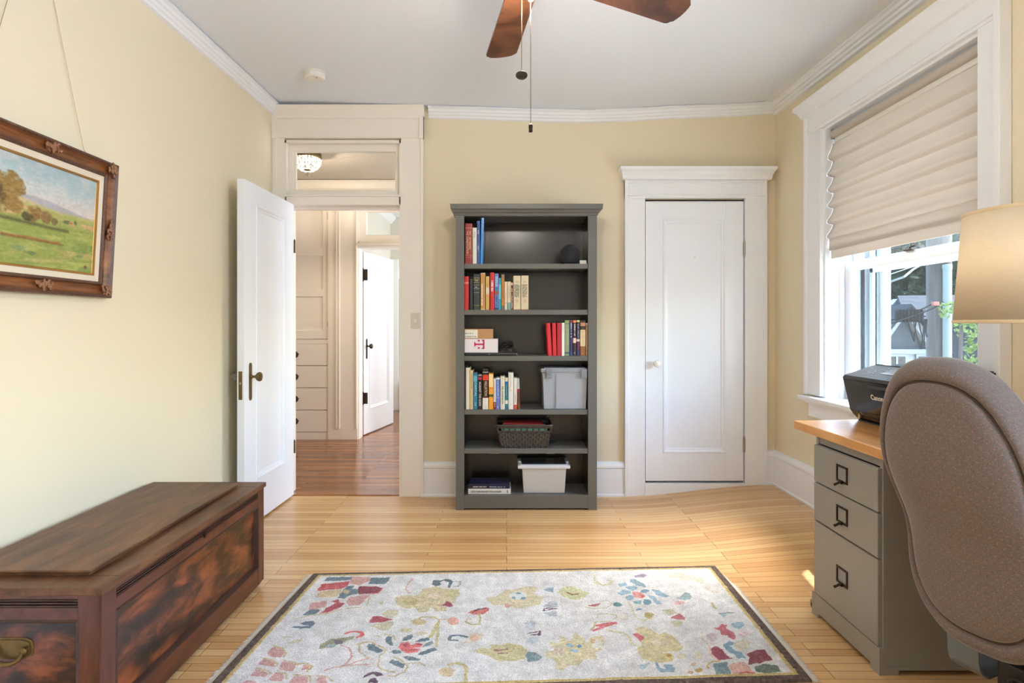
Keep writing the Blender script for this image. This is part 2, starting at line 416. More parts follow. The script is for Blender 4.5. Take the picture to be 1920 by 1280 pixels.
m.box(DX0, DX1, 4.17, 4.36, 2.105, 2.165, .003); m.box(DX0, DX1, 4.17, 4.36, DTOP-.02, DTOP)
m.box(DX0, DX1, 4.165, 4.18, 2.165, 2.18, .003)
m.box(DX1-.02, DX1, 4.24, 4.30, 0, 2.11); m.box(DX0, DX1, 4.24, 4.30, 2.09, 2.11)
struct(m.build('trim_door_jamb', TR))
m = MB(local((DX0, 4.215, 2.175), (1, 0, 0), (0, 0, 1)))
ww, hh = DX1-DX0, DTOP-.02-2.175
m.ring(0, ww, 0, hh, [(0, .03), (0, 0), (.012, 0), (.045, 0), (.05, -.006), (.05, .03)][0:0] or [(0, -.03), (0, 0), (.046, 0), (.052, -.008), (.052, -.03), (0, -.03)]); m.box(.04, .064, .04, hh-.04, -.03, -.004)
fr = struct(m.build('window_transom', TR))
box('glass_pane', glass('transom_glass', (.97, .98, .97), .03), DX0+.04, DX1-.04, 4.228, 4.232, 2.21, 2.52, fr)

def knob_set(parent, M4, mt, plate_h=.23, name='door_plate', knob=None, glass_k=False):
    """M4: u across, v up, w out of the door face; origin at the plate centre"""
    k = MB(M4); hw = .017; n = 10
    pts = [(-hw, -plate_h/2+.02)]+[(-hw*math.cos(PI*i/n), -plate_h/2+.02-.02*math.sin(PI*i/n)) for i in range(n+1)]
    pts = [(hw*math.cos(PI*i/n), plate_h/2-.02+.02*math.sin(PI*i/n)) for i in range(n+1)]+[(-hw*math.cos(PI*i/n), -plate_h/2+.02-.02*math.sin(PI*i/n)) for i in range(n+1)]
    k.prism(pts, 'z', 0, .004)
    k.prism([(p[0]*.7, p[1]*.9) for p in pts], 'z', .004, .006)
    k.lathe([(0, .008), (.004, .008), (.004, .006)], (0, -.045, 0), (0, 0, 1), 10)
    pl = k.build(name, mt, parent, smooth=True, angle=40)
    k = MB(M4); k.lathe([(.013, .005), (.012, .012), (.008, .016), (.008, .034), (.014, .036), (.026, .048), (.029, .058), (.026, .066), (.015, .071), (0, .072)], (0, .03, 0), (0, 0, 1), 12 if glass_k else 24)
    k.build('knob', knob or mt, pl, smooth=not glass_k)
    return pl
def panel_door(parent_name, M4, wd, ht, th, stile, top, bot, mt, label=None, top_rel=True, both=False):
    """slab in local u (width) v (height) w (front at 0, back at -th)"""
    k = MB(M4)
    def bx(u0, u1, v0, v1, w0, w1, bev=.002): k.box(u0, u1, v0, v1, w0, w1, bev)
    bx(0, stile, 0, ht, -th, 0); bx(wd-stile, wd, 0, ht, -th, 0)
    bx(stile, wd-stile, 0, bot, -th, 0); bx(stile, wd-stile, ht-top, ht, -th, 0)
    k.box(stile, wd-stile, bot, ht-top, -th+.012, -.016)
    for sgn, base in ((1, 0),):
        k.ring(stile, wd-stile, bot, ht-top, [(-.004, 0), (-.002, .004), (.006, .005), (.012, .0), (.016, -.006), (.026, -.008), (.03, -.015), (.036, -.016)])
    return k.build(parent_name, mt)
# the open leaf
a = Vector((-1.542, 4.19, 0)); b_ = Vector((-1.566, 3.45, 0))
u = (b_-a).normalized(); wdt = (b_-a).length
# local u must run so that u x v points into the room (+X)
M4 = local((b_.x, b_.y, .012), (a-b_), (0, 0, 1))   # u from free edge to hinge, v up -> w = u x v = +X side
o = panel_door('door_1', M4, wdt, 2.10, .044, .155, .125, .265, M['door'])
struct(o, 'white painted one-panel door standing open against the left wall')
knob_set(o, M4 @ Matrix.Translation((.075, .882, 0)), M['bronze'])
M5 = M4 @ Matrix.Translation((.075, .882, -.044)) @ Matrix.Rotation(PI, 4, 'Y')
ck = glass('clear_knob_glass', (.9, .9, .86), .4)
pl = knob_set(o, M5, M['bronze'], knob=ck, glass_k=True, name='back_plate')
k = MB(M4); k.box(-.0015, .001, .78, .95, -.034, -.012); 
lp = k.build('lock_plate', M['bronze'], o)
k = MB(M4); k.box(-.004, 0, .872, .885, -.028, -.018, .001); k.build('latch', M['steel'], lp)
for z in (.3, 1.75):
    k = MB(M4); k.lathe([(.007, 0), (.007, .09), (.004, .095), (0, .1)], (wdt+.002, z, .004), (0, 1, 0), 10); k.build('hinge', M['bronze'], o)

# ------------------------------------------------------------------ closet door
m = MB(); T = M['trim']
c0, c1 = .852, 1.879
def zf(x): return fz(x, 4.15)
m.box(c0+.02, 1.0, 4.174, 4.2, 0, 2.16, .003); m.box(c0, c0+.026, 4.165, 4.2, 0, 2.285, .004)
m.box(1.722, c1-.02, 4.174, 4.2, .05, 2.16, .003); m.box(c1-.026, c1, 4.165, 4.2, .05, 2.285, .004)
struct(m.build('trim_closet_casing', T))
m = MB(); m.box(c0, c1, 4.17, 4.2, 2.155, 2.285, .002); m.box(c0+.02, c1-.02, 4.16, 4.18, 2.17, 2.182, .004)
m.box(c0+.025, c1-.025, 4.162, 4.18, 2.262, 2.27, .002)
cp = [(0, 0), (.03, 0), (.036, .01), (.04, .03), (.055, .05), (.07, .062), (.074, .082), (0, .082)]
# crown with mitred returns
k = .0
path = [(c0, YB, 2.283), (c0, YB, 2.283), (c1, YB, 2.283), (c1, YB, 2.283)]
loops = []
for a_, b2 in cp:
    loops.append([(c0-a_*.6, YB), (c0-a_*.6, YB-.03-a_), (c1+a_*.6, YB-.03-a_), (c1+a_*.6, YB), 2.283+b2])
V = [[m.v((q[0], q[1], L_[4])) for q in L_[:4]] for L_ in loops]
for A, B in zip(V, V[1:]):
    for i in range(3): m.face([A[i], A[i+1], B[i+1], B[i]])
m.face(V[-2]); 
struct(m.build('trim_closet_head', T))
m = MB(); m.box(1.0-.002, 1.722, 4.17, 4.3, 0, .096, .002)
m.box(.988, 1.004, 4.2, 4.33, 0, 2.15); m.box(1.718, 1.734, 4.2, 4.33, 0, 2.15); m.box(1.0, 1.722, 4.2, 4.33, 2.138, 2.15)
struct(m.build('trim_closet_threshold', T))
M4 = local((1.006, 4.182, .112), (1, 0, 0), (0, 0, 1))    # w = u x v = (0,-1,0): towards the room
cd = panel_door('door_2', M4, .706, 2.02, .04, .128, .125, .205, M['door'])
struct(cd, 'shut white one-panel closet door beside the grey bookcase')
k = MB(M4); k.lathe([(.019, 0), (.019, .003), (.009, .006), (.008, .026), (.014, .03), (.024, .04), (.027, .05), (.024, .06), (.014, .066), (0, .068)], (.072, .85, 0), (0, 0, 1), 16)
k.build('knob', mat('white_porcelain', (236, 232, 226), .15, var=.02), cd, smooth=True)
for z0 in (.215, 1.63):
    k = MB(M4); k.lathe([(0, -.006), (.004, -.003), (.007, 0), (.007, .028), (.0055, .029), (.007, .03), (.007, .06), (.0055, .061), (.007, .062), (.007, .1), (.004, .104), (0, .108)], (.712, z0, .006), (0, 1, 0), 12)
    k.box(.704, .722, z0, z0+.1, -.001, .002)
    k.build('hinge', M['steel'], cd, smooth=True)
k = MB(M4); k.lathe([(.003, 0), (.003, .004), (0, .004)], (.36, 1.62, -.016), (0, 0, 1), 8); k.build('nail', M['steel'], cd)

# light switch
M['switch'] = mat('ivory_plate', (214, 206, 192), .4)
sw = thing('light_switch', 'white light switch plate on the doorway casing', 'light switch', (-.659, 4.172, 1.27))
k = MB(); k.box(-.692, -.627, 4.166, 4.172, 1.213, 1.327, .002); k.build('wall_plate', M['switch'], sw)
k = MB(); k.box(-.665, -.653, 4.158, 4.167, 1.258, 1.282, .001); k.build('toggle', M['whiteplastic'], sw)
for z in (1.235, 1.305):
    k = MB(); k.lathe([(.003, 0), (.002, .0015), (0, .002)], (-.659, 4.166, z), (0, -1, 0), 8); k.build('screw', M['steel'], sw)
# smoke detector
sd = thing('smoke_detector', 'round white smoke detector on the ceiling', 'smoke detector', (-1.21, 3.65, zc(-1.21, 3.65)))
zt = zc(-1.21, 3.65)+.002
k = MB(); k.lathe([(.066, 0), (.068, -.008), (.06, -.012), (.058, -.018), (.062, -.02), (.062, -.034), (.055, -.042), (.02, -.045), (0, -.045)], (-1.21, 3.65, zt), (0, 0, 1), 32); k.build('body', M['whiteplastic'], sd, smooth=True)
k = MB(); k.lathe([(.006, 0), (.006, -.002), (0, -.002)], (-1.19, 3.62, zt-.0445), (0, 0, 1), 10); k.build('test_button', M['steel'], sd)

# ------------------------------------------------------------------ hall and the room across it
HC = M['cream_trim']
HY = 6.29
m = MB()
m.box(-4.2, -1.615, HY+.02, 6.42, 0, 2.9); m.box(-.80, 1.3, HY, 6.42, 0, 2.9); m.box(-1.615, -.80, HY, 6.42, 2.56, 2.9)
struct(m.build('wall_hall_back', M['hallwall']))
struct(box('wall_hall_left', M['hallwall'], -4.3, -4.2, 4.2, 6.42, 0, 2.9))
struct(box('wall_hall_right', M['hallwall'], 1.3, 1.4, 4.345, 9.2, 0, 2.9))
struct(box('wall_hall_front', M['hallwall'], -4.2, -1.95, 4.21, 4.33, 0, 2.9))
# casing around the far doorway
m = MB(); m.box(-1.93, -1.615, HY-.03, HY+.02, 0, 2.66, .003)
for x in (-1.85, -1.82, -1.635): m.box(x, x+.014, HY-.042, HY-.028, .12, 2.6, .004)
m.box(-.82, -.66, HY-.03, HY, 0, 2.66, .003); m.box(-1.93, -.66, HY-.03, HY+.02, 2.56, 2.66, .003)
m.box(-1.625, -1.605, HY-.01, 6.44, 0, 2.58); m.box(-.82, -.80, HY-.01, 6.44, 0, 2.58)
struct(m.build('trim_hall_casing', HC))
m = MB(); m.box(-1.615, -.80, HY-.01, 6.44, 2.075, 2.15, .003); m.box(-1.63, -.78, HY-.05, HY, 2.10, 2.125, .006); m.box(-1.63, -.78, HY-.035, HY, 2.075, 2.10, .004)
m.box(-1.615, -.80, HY-.01, 6.44, 2.55, 2.57)
struct(m.build('trim_hall_transom_bar', HC))
m = MB(local((-1.605, HY+.03, 2.15), (1, 0, 0), (0, 0, 1))); m.ring(0, .8, 0, .4, [(0, -.03), (0, 0), (.07, 0), (.078, -.01), (.078, -.03), (0, -.03)])
fr = struct(m.build('window_far_transom', HC))
box('glass_pane', glass('far_transom_glass', (.97, .98, .97), .05), -1.53, -.88, HY+.04, HY+.044, 2.22, 2.48, fr)
# crown in the hall
m = MB(); m.sweep([(0, 0), (.03, 0), (.035, -.02), (.02, -.035), (.018, -.09), (.03, -.10), (.03, -.115), (0, -.12)], [(-4.2, HY, 2.812), (1.3, HY, 2.812)], [((0, -1, 0), (0, 0, 1))]*2)
struct(m.build('trim_hall_crown', HC))
m = MB(); m.sweep(bprof, [(-.66, HY, 0), (1.3, HY, 0)], [((0, -1, 0), (0, 0, 1))]*2); struct(m.build('baseboard_hall', HC))
# built-in linen cabinet
cab = thing('linen_cabinet', 'cream built-in cabinet with a tall door over four drawers in the hall', 'cabinet', (-2.30, 6.29, 0))
k = MB(); x0, x1 = -2.66, -1.93
k.box(x0-.12, x0, HY-.03, HY+.02, 0, 2.66); k.box(x0, x1, HY-.02, HY+.02, 0, .078); k.box(x0, x1, HY-.02, HY+.02, 1.04, 1.085); k.box(x0, x1, HY-.02, HY+.02, 2.6, 2.68)
k.box(x0, x1, HY+.01, HY+.02, 0, 2.66); k.box(x1-.008, x1+.0, HY-.03, HY+.02, 0, 2.66)
k.build('cabinet_frame', HC, cab)
for i in range(4):
    z0 = .082+i*.2405
    k = MB(); k.box(x0+.004, x1-.014, HY-.024, HY+.005, z0, z0+.234, .004); d = k.build('drawer', HC, cab)
    cx_ = (x0+x1)/2
    k = MB(); k.lathe([(.0, 0), (.035, .0), (.038, .004), (.03, .02), (.014, .028), (0, .03)], (cx_, HY-.022, z0+.117), (0, -1, 0), 16)
    k.tube([(cx_-.04, HY-.024, z0+.125), (cx_-.035, HY-.044, z0+.112), (cx_, HY-.048, z0+.105), (cx_+.035, HY-.044, z0+.112), (cx_+.04, HY-.024, z0+.125)], .004, 8)
    k.build('drawer_pull', M['darkbronze'], d, smooth=True)
M4 = local((x0+.004, HY-.018, 1.09), (1, 0, 0), (0, 0, 1))
k = MB(M4); W_ = x1-x0-.018
for a_, b2 in ((0, .075), (W_-.05, W_)): k.box(a_, b2, 0, 1.5, -.02, 0, .002)
for z0, z1 in ((0, .09), (.46, .53), (.9, .98), (1.42, 1.5)): k.box(.075, W_-.05, z0, z1, -.02, 0, .002)
k.box(.07, W_-.045, .05, 1.45, -.02, -.011)
dd = k.build('cabinet_door', HC, cab)
for z0 in (.12, 1.30):
    k = MB(M4); k.lathe([(.005, 0), (.005, .07), (0, .075)], (W_+.004, z0, .002), (0, 1, 0), 8); k.build('hinge', M['darkbronze'], dd)
# leaf of the far room's door, opened away from the hall
a = Vector((-1.598, 6.47, 0)); b_ = Vector((-1.43, 7.30, 0)); wdt = (b_-a).length
M4 = local((b_.x, b_.y, .012), (a-b_), (0, 0, 1))
# the face we see looks towards +X/-Y
M4 = local((a.x, a.y, .012), (b_-a), (0, 0, 1)) @ Matrix.Identity(4)
if (M4.to_3x3() @ Vector((0, 0, 1))).x < 0: M4 = local((b_.x, b_.y, .012), (a-b_), (0, 0, 1))
fd = panel_door('door_3', M4, wdt, 2.05, .042, .14, .13, .27, M['door'])
struct(fd, 'white one-panel door of the room across the hall')
knob_set(fd, M4 @ Matrix.Translation((.07, .96, 0)), M['darkbronze'])
for z in (.36, 1.74):
    k = MB(); k.box(-1.60, -1.555, 6.462, 6.468, z, z+.125, .001); k.lathe([(.009, 0), (.009, .14), (0, .15)], (-1.604, 6.455, z-.01), (0, 0, 1), 8); k.build('hinge', M['darkbronze'], fd)
# far room
struct(box('wall_far_left', M['farwall'], -1.82, -1.70, 6.42, 9.2, 0, 2.9))
struct(box('wall_far_back', M['farwall'], -1.9, 1.3, 9.1, 9.2, 0, 2.9))
m = MB(); m.sweep([(0, 0), (.08, 0), (.08, -.02), (.02, -.09), (0, -.10)], [(-1.70, 6.42, 2.815), (-1.70, 9.1, 2.815)], [((1, 0, 0), (0, 0, 1))]*2)
struct(m.build('trim_far_crown', M['trim']))
m = MB(); m.box(-1.76, -1.42, 8.45, 9.1, 0, 2.82); struct(m.build('wall_far_pier', M['farwall']))
m = MB(); m.box(-1.72, -1.58, 8.41, 8.45, 0, 2.2, .004); struct(m.build('trim_far_casing', M['trim']))
M4 = local((-1.575, 8.44, .02), (1, 0, 0), (0, 0, 1))
M4 = local((-1.70, 8.44, .02), (1, 0, 0), (0, 0, 1))
sd3 = panel_door('door_4', M4, .26, 2.05, .03, .05, .13, .2, M['door']); struct(sd3, 'edge of a white door at the back of the far room')
for z in (.33, 1.80):
    k = MB(); k.box(-1.655, -1.625, 8.432, 8.438, z, z+.11, .001); k.lathe([(.01, 0), (.01, .12), (0, .125)], (-1.64, 8.43, z), (0, 0, 1), 8)
    k.build('hinge', M['darkbronze'], sd3)
pf = thing('picture_frame', 'narrow framed picture on the wall of the far room', 'picture', (-1.37, 9.09, 1.55))
k = MB(local((-1.58, 9.10, 1.34), (1, 0, 0), (0, 0, 1))); k.ring(0, .42, 0, .48, [(0, 0), (0, .02), (.02, .02), (.025, .005)])
k.build('frame', M['darkbronze'], pf)
k = MB(); k.box(-1.56, -1.18, 9.09, 9.098, 1.36, 1.80); k.build('print', mat('far_print', (206, 200, 188), .6), pf)
an = thing('armchair', 'dark chair back glimpsed beyond the white door in the far room', 'chair', (-1.2, 8.9, 0))
k = MB(); k.box(-1.40, -.9, 8.7, 8.82, .35, .95, .04); k.build('backrest', mat('dark_upholstery', (40, 36, 34), .8), an)
k = MB(); k.box(-1.40, -.9, 8.3, 8.75, .3, .45, .03); k.build('seat', mat('dark_seat', (44, 40, 38), .8), an)
for lx, ly in ((-1.37, 8.34), (-.93, 8.34), (-1.37, 8.78), (-.93, 8.78)):
    k = MB(); k.box(lx-.02, lx+.02, ly-.02, ly+.02, 0, .34); k.build('leg', M['black'], an)

# flush crystal ceiling light in the hall
hx, hy, hz = -1.82, 5.28, 2.82
hl = thing('ceiling_light', 'lit flush ceiling light with a basket of crystals, seen through the transom', 'ceiling light', (hx, hy, hz))
k = MB(); k.lathe([(.0, 0), (.105, 0), (.122, -.012), (.126, -.05), (.118, -.062), (.0, -.062)], (hx, hy, hz), seg=32); k.build('canopy_ring', M['bronze'], hl, smooth=True)
mc, nn, bb = new_mat('lit_crystal'); bb.inputs['Base Color'].default_value = (.45, .43, .4, 1); bb.inputs['Roughness'].default_value = .08
tcn = N(nn, 'ShaderNodeTexCoord'); vo = N(nn, 'ShaderNodeTexNoise', Scale=70.0); nn.links.new(tcn.outputs['Object'], vo.inputs['Vector'])
rmp = N(nn, 'ShaderNodeMapRange'); rmp.inputs[1].default_value = .42; rmp.inputs[2].default_value = .62; rmp.inputs[3].default_value = .1; rmp.inputs[4].default_value = 1.3
nn.links.new(vo.outputs['Fac'], rmp.inputs[0]); nn.links.new(rmp.outputs[0], bb.inputs['Emission Strength']); bb.inputs['Emission Color'].default_value = (1, .93, .84, 1)
k = MB()
for i in range(26):
    a = 2*PI*i/26
    for rr, z0, z1, r2 in ((.116, -.06, -.088, .12), (.12, -.088, -.135, .102), (.102, -.135, -.168, .062)):
        c = Vector((math.cos(a), math.sin(a), 0)); t = Vector((-math.sin(a), math.cos(a), 0))
        p0 = Vector((hx, hy, hz+z0))+c*rr; p1 = Vector((hx, hy, hz+z1))+c*r2; wd = .0115
        vs = [k.v(p0-t*wd*.6), k.v(p0+t*wd*.6), k.v((p0+p1)/2+t*wd), k.v(p1+t*wd*.5), k.v(p1-t*wd*.5), k.v((p0+p1)/2-t*wd)]
        cc = k.v((p0+p1)/2+c*.009)
        for j in range(6): k.face([vs[j], vs[(j+1) % 6], cc])
k.build('crystal_basket', mc, hl)
k = MB(); k.lathe([(0, -.175), (.03, -.168), (.035, -.163), (.01, -.153), (0, -.153)], (hx, hy, hz), seg=16); k.lathe([(0, -.17), (.004, -.17), (.004, -.186), (0, -.186)], (hx, hy, hz), seg=8)
k.build('finial', M['bronze'], hl, smooth=True)
k = MB(); k.lathe([(0, -.184), (.012, -.188), (.02, -.2), (.02, -.208), (.012, -.22), (0, -.224)], (hx, hy, hz), seg=10); k.build('crystal_ball', glass('crystal_ball_glass', (.85, .82, .78), .6), hl)
pd = bpy.data.lights.new('hall_bulb', 'POINT'); pd.energy = 42; pd.color = (1, .84, .66); pd.shadow_soft_size = .02
po = bpy.data.objects.new('hall_bulb', pd); COL.objects.link(po); po.location = (hx, hy, hz-.1)

# ------------------------------------------------------------------ window with roman blind
T = M['trim']
m = MB()
m.box(1.921, 1.95, 3.545, 3.70, .80, 2.444, .002); m.box(1.905, 1.9495, 3.685, 3.715, .80, 2.56, .005)
m.box(1.921, 1.95, 2.235, 2.36, .80, 2.444, .002); m.box(1.90, 1.9495, 2.229, 2.262, .80, 2.562, .005)
m.box(1.92, 1.95, 2.236, 3.70, 2.4445, 2.565, .002)
m.box(1.91, 1.95, 2.24, 3.70, 2.46, 2.472, .004)
struct(m.build('trim_window_casing', T))
m = MB(); wp = [(.03, 0), (.045, .01), (.05, .025), (.065, .05), (.08, .062), (.084, .085), (0, .085)]
loops = [[(XR, 2.235-a_*.8), (XR-a_, 2.235-a_*.8), (XR-a_, 3.715+a_*.8), (XR, 3.715+a_*.8), 2.56+b2] for a_, b2 in wp]
V = [[m.v((q[0], q[1], L_[4])) for q in L_[:4]] for L_ in loops]
for A, B in zip(V, V[1:]):
    for i in range(3): m.face([A[i], A[i+1], B[i+1], B[i]])
m.face(V[-2])
struct(m.build('trim_window_head', T))
m = MB(); m.box(1.875, 2.10, 2.20, 3.735, .765, .792, .006); m.box(1.925, 1.95, 2.25, 3.69, .66, .765, .004); m.box(1.905, 1.95, 2.25, 3.69, .745, .765, .004)
struct(m.build('trim_window_sill', T))
m = MB()
m.box(1.945, 2.34, WY1-.001, WY1+.03, .79, 2.46); m.box(1.945, 2.34, WY0-.03, WY0+.001, .79, 2.46); m.box(1.946, 2.34, WY0, WY1, WZ1-.004, 2.46)
m.box(2.03, 2.045, WY1-.022, WY1, .79, WZ1, .002); m.box(2.03, 2.045, WY0, WY0+.022, .79, WZ1, .002)
m.box(2.16, 2.175, WY1-.02, WY1, .79, WZ1); m.box(2.22, 2.24, WY1-.03, WY1, .79, WZ1); m.box(2.27, 2.315, WY1-.045, WY1+.05, .72, 2.5)
m.box(2.10, 2.38, WY0-.03, WY1+.05, .74, .775)
struct(m.build('trim_window_jamb', T))
m = MB()
for xa_, xb__, dd_ in ((2.106, 2.16, .004), (2.16, 2.176, .02), (2.176, 2.22, .006), (2.22, 2.24, .03), (2.24, 2.27, .008)): m.box(xa_, xb__, WY1-dd_, WY1-.0012, .79, WZ1-.01)
struct(m.build('trim_outer_jamb', mat('shaded_jamb_white', (150, 160, 166), .5)))  # white outer jamb, its bluish shading put into the colour
def sash(name, X, y0, y1, z0, z1, sw_, bot, top, mt, gm):
    k = MB(); t_ = .035
    k.box(X, X+t_, y0, y0+sw_, z0, z1, .003); k.box(X, X+t_, y1-sw_, y1, z0, z1, .003)
    k.box(X, X+t_, y0+sw_, y1-sw_, z0, z0+bot, .003); k.box(X, X+t_, y0+sw_, y1-sw_, z1-top, z1, .003)
    k.box(X+.008, X+.014, y0+sw_-.008, y1-sw_+.008, z0+bot-.008, z0+bot, .001)
    o = k.build(name, mt)
    box('glass_pane', gm, X+.016, X+.019, y0+sw_-.004, y1-sw_+.004, z0+bot-.004, z1-top+.004, o)
    return struct(o)
gw = glass('window_glass', (.86, .90, .90), .02, haze=.0015)
ls = sash('window_1', 2.065, WY0+.004, WY1-.003, .795, 1.62, .055, .075, .055, T, gw)
k = MB(); k.box(2.05, 2.075, 2.93, 2.99, 1.618, 1.628, .002); k.tube([(2.06, 2.96, 1.628), (2.055, 2.94, 1.637), (2.052, 2.90, 1.64)], .005, 8)
k.build('sash_lock', M['darkbronze'], ls)
us = sash('window_2', 2.115, WY0+.004, WY1-.003, 1.585, WZ1, .055, .045, .055, T, gw)
# storm window outside
st = MB(); 
for y in (WY0+.01, WY1-.055): st.box(2.20, 2.215, y, y+.03, .79, WZ1)
st.box(2.20, 2.215, WY0+.01, WY1-.02, 1.555, 1.59); st.box(2.20, 2.215, WY0+.01, WY1-.02, .79, .82)
so = st.build('window_3', mat('storm_frame', (200, 206, 208), .5)); struct(so)

# roman blind: hobbled folds
bf = fabric('blind_linen', (216, 208, 199), trans=.26, weave=700, c2=(204, 195, 185))
rb = thing('roman_blind', 'beige fabric roman blind half lowered in rounded folds over the window', 'blind', (1.98, 2.95, 2.42))
k = MB(); k.tube([(1.985, WY0+.008, 2.395), (1.985, WY1-.025, 2.395)], .024, 20); k.build('head_roll', bf, rb, smooth=True)
k = MB(); k.box(1.99, 2.02, WY0+.006, WY1-.02, 2.345, 2.425, .004); k.build('headrail', M['whiteplastic'], rb)
k = MB(); k.box(1.968, 2.012, WY1-.025, WY1-.017, 2.365, 2.425, .002); k.build('bracket', M['steel'], rb)
folds = [2.350, 2.235, 2.139, 2.043, 1.948, 1.852, 1.757]
prof = [(2.005, 2.352)]
for i in range(len(folds)-1):
    zt_, zb_ = folds[i], folds[i+1]
    for t in np.linspace(0.04, 1, 12):
        out = .036*(math.sin(PI*min(1, t**2.3))**.7 if t < 1 else 0)*(1 if i else .8)
        prof.append((1.995-out-.004, zt_+(zb_-zt_)*t - .010*math.sin(PI*t)))
k = MB(); n_y = 30
def fn(u, v):
    y = WY0+.006+u*(WY1-WY0-.009); j = v*(len(prof)-1); i = min(len(prof)-2, int(j)); f_ = j-i
    X = prof[i][0]*(1-f_)+prof[i+1][0]*f_; Z = prof[i][1]*(1-f_)+prof[i+1][1]*f_
    return (X+.0025*math.sin(y*9+Z*13), y, Z+.0018*math.sin(y*7+Z*40))
k.grid(fn, n_y, len(prof))
fo = k.build('fabric_folds', bf, rb, smooth=True, angle=60)
sdm = fo.modifiers.new('s', 'SOLIDIFY'); sdm.thickness = .0015; sdm.offset = 0
k = MB(); k.box(1.962, 1.974, WY0+.01, WY1-.008, 1.690, 1.762, .005); k.box(1.974, 1.986, WY0+.01, WY1-.008, 1.64, 1.715, .005); k.build('hem', bf, rb, smooth=True)

struct(box('trim_sun_blocker', mat('sun_blocker_paint', (190, 190, 186), .6), 2.31, 2.84, -1.4, 5.5, 2.87, 2.97))  # unseen slab added to cut down the sun patch on the floor
# unseen window added beside the camera to house the fill light
m = MB()
m.box(1.92, 1.95, SY0-.13, SY0-.003, .8, 2.47, .004); m.box(1.92, 1.95, SY1+.003, SY1+.13, .8, 2.47, .004); m.box(1.92, 1.95, SY0-.13, SY1+.13, 2.44, 2.6, .004)
m.box(1.88, 2.2, SY0-.15, SY1+.15, .765, .792, .004)
struct(m.build('trim_added_window', T))
ss = sash('window_added_1', 2.07, SY0, SY1, .795, 1.62, .055, .075, .055, T, gw)
ss = sash('window_added_2', 2.115, SY0, SY1, 1.585, 2.435, .055, .045, .055, T, gw)

# ------------------------------------------------------------------ outdoors
def op(px, py, Y): return Vector(((px-CX)*Y/F, Y, CZ-(py-CY)*Y/F))
struct(tag(box('ground', mat('outdoor_concrete', (176, 172, 162), .95, var=.1, vscale=2), 2.6, 70, -20, 80, -3.2, -3.0)))
shingle, n_, b_s = new_mat('grey_shingles')
mp = mapping(n_, (1, 1, 1), (PI/2, 0, 0)); br = N(n_, 'ShaderNodeTexBrick'); br.inputs['Scale'].default_value = 1
br.inputs['Brick Width'].default_value = .3; br.inputs['Row Height'].default_value = .13; br.inputs['Mortar Size'].default_value = .008
br.inputs['Color1'].default_value = s2l((30, 34, 38))+(1,); br.inputs['Color2'].default_value = s2l((38, 42, 46))+(1,); br.inputs['Mortar'].default_value = s2l((20, 22, 24))+(1,)
n_.links.new(mp.outputs[0], br.inputs['Vector']); n_.links.new(br.outputs['Color'], b_s.inputs['Base Color']); b_s.inputs['Roughness'].default_value = .9; b_s.inputs['Specular IOR Level'].default_value = .05
owhite = mat('outdoor_white_paint', (92, 94, 93), .6, var=.03)
odark = mat('dark_gable_siding', (35, 39, 41), .8, var=.1)
oglass = mat('garage_window_glass', (28, 33, 36), .15, var=.1)
gar = thing('garage', 'grey shingled garage with white-trimmed gable outside the window', 'building', (9, 13, -3))
Y0 = 12.0
def P3(px, py, Y=Y0): q = op(px, py, Y); return (q.x, q.z)
k = MB(); apx = P3(1690, 583); k.prism([P3(1622, 657), P3(1758, 657), apx], 'y', Y0, Y0+.2); k.build('gable', odark, gar)
k = MB(); 
for s_ in (-1, 1):
    bx_, bz_ = P3(1690+s_*74, 668); ax_, az_ = apx
    k.prism([(ax_, az_+.10), (ax_, az_-.08), (bx_-s_*.22, bz_+.02), (bx_, bz_+.10)], 'y', Y0-.15, Y0+.1)
k.build('rake_trim', owhite, gar)
k = MB()
for s_ in (-1, 1):
    bx_, bz_ = P3(1690+s_*78, 670); ax_, az_ = apx
    A = [(ax_, az_+.14), (bx_, bz_+.12), (bx_, bz_+.06), (ax_, az_+.08)]
    k.prism(A, 'y', Y0-.3, Y0+4)
k.build('roof', shingle, gar)
q0 = P3(1600, 656); q1 = P3(1752, 663)
k = MB(); k.box(q0[0], q1[0], Y0-.05, Y0+3.8, -3, q1[1]); k.build('wall', owhite, gar)
k = MB(); k.box(q0[0]-.1, q1[0]+.05, Y0-.1, Y0, q1[1], q0[1]+.02); k.build('fascia', owhite, gar)
for (xa, xb) in ((1622, 1652), (1664, 1691), (1717, 1746)):
    c0_ = P3(xa, 668); c1_ = P3(xb, 708)
    k = MB(); k.box(c0_[0]-.05, c1_[0]+.05, Y0-.09, Y0-.04, c1_[1]-.05, c0_[1]+.05); wf = k.build('window', owhite, gar)
    k = MB(); k.box(c0_[0], c1_[0], Y0-.11, Y0-.085, c1_[1], c0_[1]); k.build('pane', oglass, wf)
    k = MB(); k.box(c0_[0]+.10, c0_[0]+.14, Y0-.12, Y0-.1, c1_[1], c0_[1]); k.build('mullion', owhite, wf)
h2 = thing('house', 'grey roofed neighbour house with a white peak behind the garage', 'building', (11, 16, -3))
Y1 = 15.0; a2 = P3(1683, 556, Y1)
k = MB(); k.prism([P3(1650, 598, Y1), P3(1716, 598, Y1), P3(1683, 560, Y1)], 'y', Y1, Y1+.2); k.build('gable', owhite, h2)
k = MB(); k.prism([(a2[0]-.12, a2[1]-.5), (a2[0]+.12, a2[1]-.5), (a2[0]+.12, a2[1]-.3), (a2[0], a2[1]-.22), (a2[0]-.12, a2[1]-.3)], 'y', Y1-.04, Y1+.02); k.build('vent', odark, h2)
k = MB(); r0 = op(1683, 554, Y1); r1 = op(1860, 552, Y1+1); e0 = op(1700, 600, Y1-2.2); e1 = op(1880, 592, Y1-2.0)
